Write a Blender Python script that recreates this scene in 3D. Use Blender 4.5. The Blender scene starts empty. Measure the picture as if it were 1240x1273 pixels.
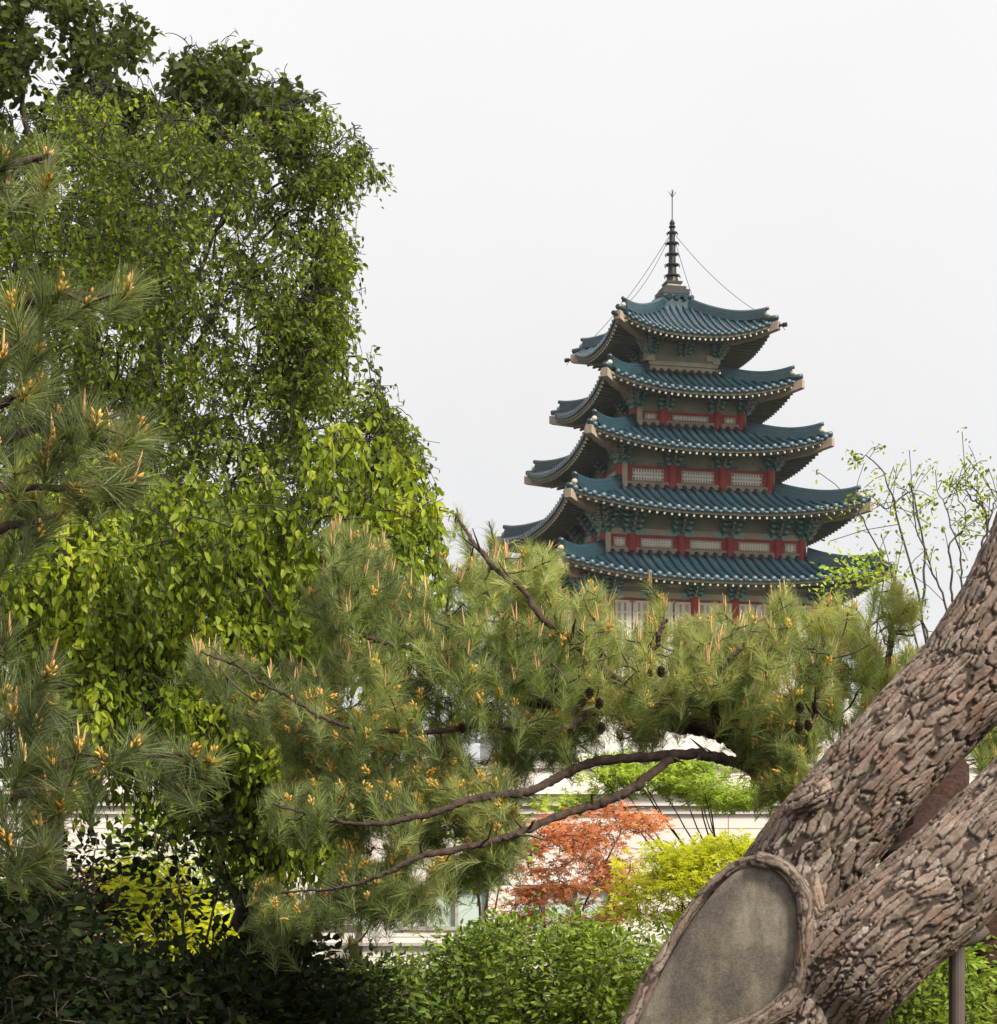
import bpy, bmesh, math, random
import numpy as np
from mathutils import Vector, noise as mnoise, Matrix
S = bpy.context.scene
C = S.collection
R = math.radians
# ------------------------------------------------------------------ camera, sky, sun, exposure
F = 2365.0; HY = 1080.0; CX = 620.0; CAMZ = 1.6      # focal length and horizon in photograph pixels
cam = bpy.data.objects.new('camera', bpy.data.cameras.new('camera')); C.objects.link(cam)
cam.location = (0, 0, CAMZ); cam.rotation_euler = (R(90), 0, 0)
cam.data.sensor_fit = 'HORIZONTAL'; cam.data.sensor_width = 36
cam.data.lens = 36*F/1240; cam.data.shift_y = (HY-636.5)/1240
cam.data.clip_start = 0.1; cam.data.clip_end = 3000
S.camera = cam
SUN = Vector((0.52, -0.52, 0.72)).normalized()
sun = bpy.data.objects.new('sun', bpy.data.lights.new('sun', 'SUN')); C.objects.link(sun)
sun.data.energy = 4.7; sun.data.angle = R(14); sun.data.color = (1, .93, .80)
sun.rotation_euler = SUN.to_track_quat('Z', 'Y').to_euler()
W = bpy.data.worlds.new('World'); S.world = W; W.use_nodes = True
wt = W.node_tree; bg = wt.nodes['Background']; bg.inputs[1].default_value = 0.0598
sky = wt.nodes.new('ShaderNodeTexSky'); sky.sky_type = 'NISHITA'; sky.sun_disc = False
sky.sun_elevation = math.asin(SUN.z); sky.sun_rotation = math.atan2(SUN.x, SUN.y)
tc = wt.nodes.new('ShaderNodeTexCoord'); sep = wt.nodes.new('ShaderNodeSeparateXYZ')
wt.links.new(tc.outputs['Generated'], sep.inputs[0])
cr = wt.nodes.new('ShaderNodeValToRGB'); wt.links.new(sep.outputs[2], cr.inputs[0])      # overcast: brighter towards the zenith
cr.color_ramp.elements[0].position = 0.0; cr.color_ramp.elements[0].color = (.87, .865, .86, 1)
cr.color_ramp.elements[1].position = 1.0; cr.color_ramp.elements[1].color = (1.45, 1.42, 1.4, 1)
for p, v in ((.18, (.835, .836, .842)), (.42, (.935, .925, .922))):
    e = cr.color_ramp.elements.new(p); e.color = (*v, 1)
ns = wt.nodes.new('ShaderNodeTexNoise'); ns.inputs['Scale'].default_value = 2.2; ns.inputs['Detail'].default_value = 5
wt.links.new(tc.outputs['Generated'], ns.inputs[0])
mr = wt.nodes.new('ShaderNodeMapRange'); wt.links.new(ns.outputs[0], mr.inputs[0])
mr.inputs[1].default_value = .3; mr.inputs[2].default_value = .7; mr.inputs[3].default_value = 9.65; mr.inputs[4].default_value = 10.45
vm = wt.nodes.new('ShaderNodeVectorMath'); vm.operation = 'SCALE'
wt.links.new(cr.outputs[0], vm.inputs[0]); wt.links.new(mr.outputs[0], vm.inputs['Scale'])
mx = wt.nodes.new('ShaderNodeMix'); mx.data_type = 'RGBA'; mx.inputs[0].default_value = .96
wt.links.new(sky.outputs[0], mx.inputs[6]); wt.links.new(vm.outputs[0], mx.inputs[7]); wt.links.new(mx.outputs[2], bg.inputs[0])
S.view_settings.view_transform = 'Standard'; S.view_settings.look = 'None'; S.view_settings.exposure = 0.82; S.view_settings.gamma = 1
# ------------------------------------------------------------------ helpers
def at(x, y, Y): return np.array(((x-CX)/F*Y, Y, CAMZ+(HY-y)/F*Y))
def tag(o, label=None, cat=None, group=None, kind=None):
    if label: o['label'] = label
    if cat: o['category'] = cat
    if group: o['group'] = group
    if kind: o['kind'] = kind
    return o
def empty(name, loc, label, cat, group=None, rz=0):
    o = bpy.data.objects.new(name, None); C.objects.link(o); o.empty_display_size = .2
    o.location = loc; o.rotation_euler = (0, 0, rz)
    return tag(o, label, cat, group)
def link(name, me, parent=None):
    o = bpy.data.objects.new(name, me); C.objects.link(o)
    if parent is not None: o.parent = parent
    return o
class MB:
    """collects shapes and builds ONE mesh object"""
    def __init__(s): s.v = []; s.f = []; s.n = 0; s.m = []; s.r = []; s.mi = 0; s.rn = .5
    def add(s, v, f):
        v = np.asarray(v, float); s.v.append(v)
        s.f += [tuple(i+s.n for i in q) for q in f]; s.m += [s.mi]*len(f); s.r += [s.rn]*len(f); s.n += len(v)
    def box(s, a, b, M=None):
        x0, y0, z0 = a; x1, y1, z1 = b
        v = np.array([(x0,y0,z0),(x1,y0,z0),(x1,y1,z0),(x0,y1,z0),(x0,y0,z1),(x1,y0,z1),(x1,y1,z1),(x0,y1,z1)])
        if M is not None: v = v @ M.T
        s.add(v, [(0,3,2,1),(4,5,6,7),(0,1,5,4),(1,2,6,5),(2,3,7,6),(3,0,4,7)])
    def tube(s, P, rad, n=6, cap=True):
        P = np.asarray(P, float); rad = np.broadcast_to(rad, (len(P),))
        T = np.gradient(P, axis=0); T /= np.linalg.norm(T, axis=1)[:, None]+1e-12
        ref = np.array((0, 0, 1.)) if abs(T[0][2]) < .9 else np.array((1., 0, 0))
        V = []
        for p, t, r in zip(P, T, rad):
            a = np.cross(t, ref); a /= np.linalg.norm(a)+1e-12; b = np.cross(t, a); ref = -np.cross(t, a) if False else ref - t*np.dot(ref, t)
            ref /= np.linalg.norm(ref)+1e-12
            an = np.arange(n)*2*math.pi/n
            V.append(p + r*(np.cos(an)[:, None]*a + np.sin(an)[:, None]*b))
        V = np.concatenate(V); f = []
        for i in range(len(P)-1):
            for j in range(n):
                k = (j+1) % n; f.append((i*n+j, i*n+k, (i+1)*n+k, (i+1)*n+j))
        if cap: f += [tuple(range(n))[::-1], tuple((len(P)-1)*n+j for j in range(n))]
        s.add(V, f)
    def lathe(s, prof, c=(0, 0, 0), n=12):
        V = []; c = np.array(c)
        for r, z in prof:
            an = np.arange(n)*2*math.pi/n
            V.append(np.stack([r*np.cos(an), r*np.sin(an), np.full(n, z)], 1)+c)
        f = []
        for i in range(len(prof)-1):
            for j in range(n):
                k = (j+1) % n; f.append((i*n+j, i*n+k, (i+1)*n+k, (i+1)*n+j))
        f += [tuple(range(n))[::-1], tuple((len(prof)-1)*n+j for j in range(n))]
        s.add(np.concatenate(V), f)
    def build(s, name, mats, parent=None, off=(0, 0, 0), smooth=False):
        me = bpy.data.meshes.new(name)
        V = np.concatenate(s.v) - np.array(off)
        me.from_pydata(V.tolist(), [], s.f)
        for m in (mats if isinstance(mats, (list, tuple)) else [mats]): me.materials.append(m)
        me.polygons.foreach_set('material_index', s.m)
        at_ = me.attributes.new('rnd', 'FLOAT', 'FACE'); at_.data.foreach_set('value', s.r)
        if smooth: me.polygons.foreach_set('use_smooth', [True]*len(me.polygons))
        me.update()
        return link(name, me, parent)
def np_mesh(name, V, faces, rnd, mat, parent, off):
    """faces: (n,k) int array, or a list of such arrays; rnd one value per face"""
    if not isinstance(faces, list): faces = [faces]; rnd = [rnd]
    me = bpy.data.meshes.new(name)
    nv = len(V); loops = np.concatenate([f.ravel() for f in faces]); cnt = np.concatenate([np.full(len(f), f.shape[1]) for f in faces])
    me.vertices.add(nv); me.vertices.foreach_set('co', (V-np.array(off)).astype(np.float32).ravel())
    me.loops.add(len(loops)); me.loops.foreach_set('vertex_index', loops.astype(np.int32))
    st = np.concatenate([[0], np.cumsum(cnt)[:-1]])
    me.polygons.add(len(cnt)); me.polygons.foreach_set('loop_start', st.astype(np.int32)); me.polygons.foreach_set('loop_total', cnt.astype(np.int32))
    a = me.attributes.new('rnd', 'FLOAT', 'FACE'); a.data.foreach_set('value', np.concatenate(rnd).astype(np.float32))
    me.materials.append(mat); me.update(calc_edges=True); me.validate()
    return link(name, me, parent)
def nrm(a): return a/(np.linalg.norm(a, axis=-1, keepdims=True)+1e-12)
# ------------------------------------------------------------------ materials
def mat(name, build):
    m = bpy.data.materials.new(name); m.use_nodes = True; nt = m.node_tree; p = nt.nodes['Principled BSDF']; build(nt, p); return m
def N(nt, t, **kw):
    n = nt.nodes.new(t)
    for k, v in kw.items():
        if k in n.inputs: n.inputs[k].default_value = v
        else: setattr(n, k, v)
    return n
def ramp(nt, fac, stops):
    c = N(nt, 'ShaderNodeValToRGB'); e = c.color_ramp.elements
    while len(e) < len(stops): e.new(.5)
    for q, (p, col) in zip(e, stops): q.position = p; q.color = (*col, 1)
    nt.links.new(fac, c.inputs[0]); return c.outputs[0]
def mixc(nt, fac, a, b, mode='MIX'):
    m = N(nt, 'ShaderNodeMix', data_type='RGBA', blend_type=mode)
    for s, v in ((0, fac), (6, a), (7, b)):
        if hasattr(v, 'links'): nt.links.new(v, m.inputs[s])
        elif s == 0: m.inputs[0].default_value = v
        else: m.inputs[s].default_value = (*v, 1)
    return m.outputs[2]
def noise(nt, scale, detail=4, coord=None, rough=.6):
    n = N(nt, 'ShaderNodeTexNoise'); n.inputs['Scale'].default_value = scale; n.inputs['Detail'].default_value = detail; n.inputs['Roughness'].default_value = rough
    if coord is None:
        t = N(nt, 'ShaderNodeTexCoord'); coord = t.outputs['Object']
    nt.links.new(coord, n.inputs['Vector']); return n.outputs['Fac']
def bump(nt, p, h, strength=.4, dist=.01):
    b = N(nt, 'ShaderNodeBump'); b.inputs['Strength'].default_value = strength; b.inputs['Distance'].default_value = dist
    nt.links.new(h, b.inputs['Height']); nt.links.new(b.outputs[0], p.inputs['Normal'])
def attr(nt, n='rnd'):
    a = N(nt, 'ShaderNodeAttribute'); a.attribute_name = n; return a.outputs['Fac']
def leafmat(name, stops, trans=.35, rough=.5, clump=.9, spec=.16):
    def b(nt, p):
        col = ramp(nt, attr(nt), stops)
        f = noise(nt, clump, 2)
        mr = N(nt, 'ShaderNodeMapRange'); nt.links.new(f, mr.inputs[0]); mr.inputs[1].default_value = .3; mr.inputs[2].default_value = .7; mr.inputs[3].default_value = .75; mr.inputs[4].default_value = 1.2
        v = N(nt, 'ShaderNodeVectorMath', operation='SCALE'); nt.links.new(col, v.inputs[0]); nt.links.new(mr.outputs[0], v.inputs['Scale'])
        col = v.outputs[0]
        nt.links.new(col, p.inputs['Base Color']); p.inputs['Roughness'].default_value = rough; p.inputs['Specular IOR Level'].default_value = spec
        t = N(nt, 'ShaderNodeBsdfTranslucent')
        g = N(nt, 'ShaderNodeVectorMath', operation='MULTIPLY'); nt.links.new(col, g.inputs[0]); g.inputs[1].default_value = (1.5, 1.5, .7); nt.links.new(g.outputs[0], t.inputs[0])
        m = N(nt, 'ShaderNodeMixShader'); m.inputs[0].default_value = trans
        nt.links.new(p.outputs[0], m.inputs[1]); nt.links.new(t.outputs[0], m.inputs[2]); nt.links.new(m.outputs[0], nt.nodes['Material Output'].inputs[0])
    return mat(name, b)
def plain(name, a, b_, scale=3, rough=.7, bs=.2, bd=.01, spec=.3, use_rnd=False):
    def b(nt, p):
        f = attr(nt) if use_rnd else noise(nt, scale, 6)
        col = ramp(nt, f, ((.3, a), (.7, b_))) if not use_rnd else ramp(nt, f, ((0, a), (1, b_)))
        if use_rnd:
            col = mixc(nt, noise(nt, scale, 4), col, tuple(.7*(x+y)/2 for x, y in zip(a, b_)))
            w_ = N(nt, 'ShaderNodeMapRange'); nt.links.new(noise(nt, .9, 8, None, .75), w_.inputs[0]); w_.inputs[1].default_value = .5; w_.inputs[2].default_value = .72; w_.inputs[4].default_value = .5
            col = mixc(nt, w_.outputs[0], col, (.06, .08, .08))          # dust and faded glaze
        nt.links.new(col, p.inputs['Base Color']); p.inputs['Roughness'].default_value = rough; p.inputs['Specular IOR Level'].default_value = spec
        if bs: bump(nt, p, noise(nt, scale*8, 5), bs, bd)
    return mat(name, b)
M = {}
M['tile'] = plain('tile', (.008, .025, .037), (.017, .055, .074), 1.5, .22, .25, .01, .6, True)
M['tile_end'] = plain('tile_end', (.035, .065, .085), (.075, .115, .14), 2, .4, .1, .01, .4)
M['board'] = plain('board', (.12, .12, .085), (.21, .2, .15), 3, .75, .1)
M['dot'] = plain('dot', (.34, .31, .25), (.46, .42, .35), 3, .75, .05)
M['ridge'] = plain('ridge', (.007, .024, .034), (.014, .045, .058), 3, .35, .2, .01, .5)
M['red'] = plain('red', (.2, .02, .016), (.33, .055, .04), 1.6, .6, .1)
M['cream'] = plain('cream', (.29, .25, .175), (.42, .365, .27), 2, .75, .1)
M['pink'] = plain('pink', (.2, .155, .115), (.33, .265, .2), 2, .75, .1)
M['olive'] = plain('olive', (.145, .15, .105), (.24, .235, .175), 1.4, .8, .1)
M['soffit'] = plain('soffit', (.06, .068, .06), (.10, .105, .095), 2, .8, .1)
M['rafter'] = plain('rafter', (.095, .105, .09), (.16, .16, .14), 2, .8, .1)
M['teal'] = plain('teal', (.03, .08, .075), (.08, .175, .16), 2.5, .7, .1)
M['tealband'] = plain('tealband', (.12, .30, .27), (.24, .45, .41), 3, .7, .1)
M['white'] = plain('white', (.5, .47, .4), (.64, .6, .53), 3, .7, .05)
M['dark'] = plain('dark', (.008, .008, .009), (.018, .018, .02), 3, .5, .1)
M['pane'] = plain('pane', (.10, .095, .085), (.2, .19, .17), 4, .5, 0)
M['granite'] = plain('granite', (.46, .44, .41), (.62, .59, .55), 1.5, .8, .1)
M['stone'] = plain('stone', (.50, .455, .42), (.64, .59, .55), .9, .85, .1, .005)
M['stone_dark'] = plain('stone_dark', (.24, .21, .19), (.36, .32, .3), 2, .8, .1)
M['glass'] = plain('glass', (.34, .42, .38), (.48, .56, .52), .6, .12, 0, .01, .5)
M['brownmetal'] = plain('brownmetal', (.06, .045, .038), (.1, .08, .07), 3, .6, .1)
M['soil'] = plain('soil', (.04, .035, .02), (.08, .08, .035), 1.2, .95, .5, .03)
M['twig'] = plain('twig', (.035, .026, .018), (.075, .055, .04), 9, .85, .3)
M['twig_dark'] = plain('twig_dark', (.014, .011, .009), (.035, .028, .022), 9, .85, .3)
M['pinebough'] = plain('pinebough', (.028, .018, .014), (.13, .085, .065), 30, .85, 1, .02)
M['redbough'] = plain('redbough', (.022, .011, .008), (.14, .06, .042), 42, .85, 1, .03)
M['greybark'] = plain('greybark', (.035, .03, .024), (.1, .085, .065), 14, .9, .8, .015)
M['cone'] = plain('cone', (.018, .012, .009), (.06, .04, .028), 40, .85, .5, .01)
M['pollen'] = leafmat('pollen', ((0, (.42, .2, .04)), (.6, (.66, .38, .08)), (1, (.7, .48, .14))), .15, .7, 2)
M['candle'] = leafmat('candle', ((0, (.4, .2, .1)), (.6, (.56, .34, .16)), (1, (.58, .44, .2))), .15, .7, 2)
M['needle'] = leafmat('needle', ((0, (.07, .10, .042)), (.35, (.22, .265, .105)), (.8, (.41, .435, .18)), (1, (.52, .50, .23))), .5, .45, .7)
M['needle_near'] = leafmat('needle_near', ((0, (.06, .085, .045)), (.5, (.18, .21, .095)), (.9, (.32, .34, .15)), (1, (.42, .37, .17))), .38, .4, 1.2)
M['leaf_dark'] = leafmat('leaf_dark', ((0, (.028, .04, .009)), (.6, (.06, .082, .015)), (1, (.14, .165, .022))), .45, .45, .6)
M['leaf_olive'] = leafmat('leaf_olive', ((0, (.035, .052, .01)), (.45, (.12, .16, .02)), (.8, (.30, .35, .035)), (1, (.46, .49, .06))), .55, .45, .5)
M['leaf_bright'] = leafmat('leaf_bright', ((0, (.06, .095, .012)), (.4, (.18, .235, .02)), (.75, (.38, .43, .04)), (1, (.5, .53, .07))), .5, .45, .8)  # paler than leaf_olive: sunlight on the lower weeping foliage put into the colour
M['leaf_hedge'] = leafmat('leaf_hedge', ((0, (.045, .08, .012)), (.5, (.15, .215, .026)), (1, (.32, .41, .06))), .35, .4, 1.0)
M['leaf_shade'] = leafmat('leaf_shade', ((0, (.004, .007, .003)), (.6, (.013, .022, .006)), (.9, (.04, .06, .01)), (1, (.10, .13, .016))), .3, .6, 1.0, .05)  # dark green lowered to near black: the thicket's shade put into the colour
M['leaf_lime'] = leafmat('leaf_lime', ((0, (.2, .29, .03)), (.6, (.34, .42, .05)), (1, (.5, .52, .08))), .4, .5, 1.0)
M['leaf_yellow'] = leafmat('leaf_yellow', ((0, (.36, .39, .016)), (.6, (.58, .59, .03)), (1, (.72, .70, .06))), .5, .5, 1.0)
M['leaf_red'] = leafmat('leaf_red', ((0, (.30, .085, .04)), (.5, (.52, .185, .08)), (1, (.68, .37, .17))), .4, .5, 1.0)
M['leaf_wine'] = leafmat('leaf_wine', ((0, (.07, .012, .012)), (1, (.25, .06, .05))), .3, .5, 1.0)
def bark_big(nt, p):
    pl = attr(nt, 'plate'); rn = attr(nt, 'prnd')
    co = N(nt, 'ShaderNodeAttribute'); co.attribute_name = 'bcoord'
    n1 = noise(nt, 60, 6, co.outputs['Vector']); n2 = noise(nt, 7, 4, co.outputs['Vector'])
    base = ramp(nt, rn, ((0, (.085, .064, .048)), (.35, (.175, .132, .105)), (.65, (.285, .23, .195)), (1, (.45, .395, .355))))
    n1r = N(nt, 'ShaderNodeMapRange'); nt.links.new(n1, n1r.inputs[0]); n1r.inputs[1].default_value = .45; n1r.inputs[2].default_value = .75; n1r.inputs[4].default_value = .7
    base = mixc(nt, n1r.outputs[0], base, (.15, .105, .08))
    f2 = N(nt, 'ShaderNodeMapRange'); nt.links.new(n2, f2.inputs[0]); f2.inputs[1].default_value = .5; f2.inputs[2].default_value = .85
    base = mixc(nt, f2.outputs[0], base, (.23, .12, .08))
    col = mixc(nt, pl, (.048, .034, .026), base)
    nt.links.new(col, p.inputs['Base Color']); p.inputs['Roughness'].default_value = .8; p.inputs['Specular IOR Level'].default_value = .3
    m3 = N(nt, 'ShaderNodeMapping'); m3.inputs['Scale'].default_value = (1, 1, .4); nt.links.new(co.outputs['Vector'], m3.inputs[0])
    nd = N(nt, 'ShaderNodeTexNoise'); nd.inputs['Scale'].default_value = 60; nt.links.new(m3.outputs[0], nd.inputs['Vector'])
    ad = N(nt, 'ShaderNodeMix', data_type='VECTOR'); ad.inputs[0].default_value = .03; nt.links.new(m3.outputs[0], ad.inputs[4]); nt.links.new(nd.outputs['Color'], ad.inputs[5])
    vo = N(nt, 'ShaderNodeTexVoronoi'); vo.inputs['Scale'].default_value = 95; nt.links.new(ad.outputs[1], vo.inputs['Vector'])
    sm_ = N(nt, 'ShaderNodeMath', operation='ADD'); sm_.use_clamp = False; nt.links.new(noise(nt, 130, 8, co.outputs['Vector'], .75), sm_.inputs[0])
    cs_ = N(nt, 'ShaderNodeSeparateColor'); nt.links.new(vo.outputs['Color'], cs_.inputs[0]); nt.links.new(cs_.outputs[0], sm_.inputs[1])
    bump(nt, p, sm_.outputs[0], .8, .006)
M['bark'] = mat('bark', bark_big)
def wound(nt, p):
    t = N(nt, 'ShaderNodeTexCoord'); mp = N(nt, 'ShaderNodeMapping'); mp.inputs['Scale'].default_value = (9, 9, 2.0); nt.links.new(t.outputs['Object'], mp.inputs[0])
    col = ramp(nt, noise(nt, 1.0, 6, mp.outputs[0], .65), ((.32, (.07, .055, .043)), (.5, (.18, .148, .115)), (.68, (.29, .24, .19))))
    f = noise(nt, 4.5, 6); mr = N(nt, 'ShaderNodeMapRange'); nt.links.new(f, mr.inputs[0]); mr.inputs[1].default_value = .46; mr.inputs[2].default_value = .6; mr.inputs[4].default_value = .8
    col = mixc(nt, mr.outputs[0], col, (.058, .045, .045))
    g = noise(nt, 90, 4); col = mixc(nt, g, col, (.2, .18, .14), 'MIX') if False else mixc(nt, .35, col, ramp(nt, g, ((.35, (.06, .052, .04)), (.65, (.2, .175, .135)))))
    nt.links.new(col, p.inputs['Base Color']); p.inputs['Roughness'].default_value = .85; bump(nt, p, noise(nt, 120, 6), .5, .004)
M['wound'] = mat('wound', wound)
# ------------------------------------------------------------------ ground
g = MB(); n = 80; xs = np.concatenate([-np.geomspace(400, 1, 20), np.linspace(-.5, .5, 3), np.geomspace(1, 400, 20)]); ys = np.concatenate([[-60, -30, -10], np.linspace(-4, 60, 40), np.geomspace(70, 900, 15)])
gx, gy = np.meshgrid(xs, ys, indexing='ij'); gz = np.array([mnoise.noise((x*.3, y*.3, 0))*.05 for x, y in zip(gx.ravel(), gy.ravel())])
fs = [(i*len(ys)+j, (i+1)*len(ys)+j, (i+1)*len(ys)+j+1, i*len(ys)+j+1) for i in range(len(xs)-1) for j in range(len(ys)-1)]
g.add(np.stack([gx.ravel(), gy.ravel(), gz], 1), fs); go = g.build('ground', M['soil'], smooth=True); go['kind'] = 'structure'
# ------------------------------------------------------------------ pale stone hall in front of the tower
def hall():
    Y0 = 30.0; sx = lambda px: (px-CX)/F*Y0; sz = lambda py: CAMZ+(HY-py)/F*Y0
    root = empty('stone_hall', (0, Y0, 0), 'low pale stone building with flat cornice standing behind the red maple', 'building')
    off = (0, Y0, 0); x0, x1 = -14.0, 12.0
    w = MB(); top = sz(955)
    wx = [(490, 607), (640, 760), (150, 270), (960, 1080)]; wz0, wz1 = sz(1152), sz(1100)
    ed = sorted([(sx(a), sx(b)) for a, b in wx]); cur = x0
    w.box((x0, Y0+.25, -.2), (x1, Y0+6, top-.004))
    w.box((x0, Y0, -.2), (x1, Y0+.25, wz0)); w.box((x0, Y0, wz1), (x1, Y0+.25, top))
    for a, b in ed: w.box((cur, Y0, wz0), (a, Y0+.25, wz1)); cur = b
    w.box((cur, Y0, wz0), (x1, Y0+.25, wz1))
    w.build('wall', M['stone'], root, off)
    s = MB()                                                    # masonry joints as shallow dark strips
    for z in [sz(y) for y in (1030, 1055, 1080, 1165, 1190, 1215)]: s.box((x0, Y0-.003, z-.006), (x1, Y0+.02, z+.006))
    for i in range(20):
        x = x0+.6+i*1.31
        if not any(a-.05 < x < b+.05 for a, b in ed): s.box((x-.006, Y0-.006, .1), (x+.006, Y0+.02, sz(1012)))
    s.build('wall_joint', M['stone_dark'], root, off)
    c = MB(); c.box((x0-.2, Y0-.22, sz(988)), (x1+.2, Y0+.1, sz(976))); c.box((x0-.1, Y0-.12, sz(1002)), (x1+.1, Y0+.1, sz(988)-.003)); c.box((x0, Y0-.05, sz(1012)), (x1, Y0+.1, sz(1006)))
    c.build('cornice', M['stone'], root, off)
    c = MB(); c.box((x0-.1, Y0-.06, top), (x1+.1, Y0+.5, top+.1)); c.build('parapet_cap', M['stone'], root, off)
    l = MB(); l.box((x0, Y0-.08, sz(1176)), (x1, Y0+.05, sz(1172))); l.build('ledge', M['stone_dark'], root, off)
    for a, b in ed:
        f = MB(); t = .05
        f.box((a, Y0-.03, wz0-.06), (b, Y0+.1, wz0)); f.box((a, Y0+.02, wz1-t), (b, Y0+.1, wz1))
        k = 3
        for i in range(k+1):
            x = a+(b-a)*i/k; f.box((x-.025 if i else x, Y0+.03, wz0), (x+.025 if i < k else x, Y0+.09, wz1-t))
        fo = f.build('window_frame', M['stone_dark'], root, off)
        p = MB(); p.box((a, Y0+.12, wz0), (b, Y0+.14, wz1)); p.build('window_pane', M['glass'], fo, (0, 0, 0) if False else off)
    d = MB(); xa, xb = sx(345), sx(447); d.box((xb-.05, Y0-.05, .0), (xb+.05, Y0-.003, sz(1150))); d.box((xa-.05, Y0-.05, 0), (xa+.05, Y0-.003, sz(1150))); d.box((xa+.05, Y0-.05, sz(1158)), (xb-.05, Y0-.003, sz(1150)))
    do = d.build('door_frame', M['brownmetal'], root, off)
    d = MB(); d.box((xa+.05, Y0-.03, 0), (xb-.05, Y0-.005, sz(1158))); d.build('door_leaf', M['stone'], do, off)
    d = MB(); d.box((xb-.55, Y0-.045, sz(1198)), (xb-.12, Y0-.031, sz(1182))); d.build('door_glazing', M['stone_dark'], do, off)
hall()
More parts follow.
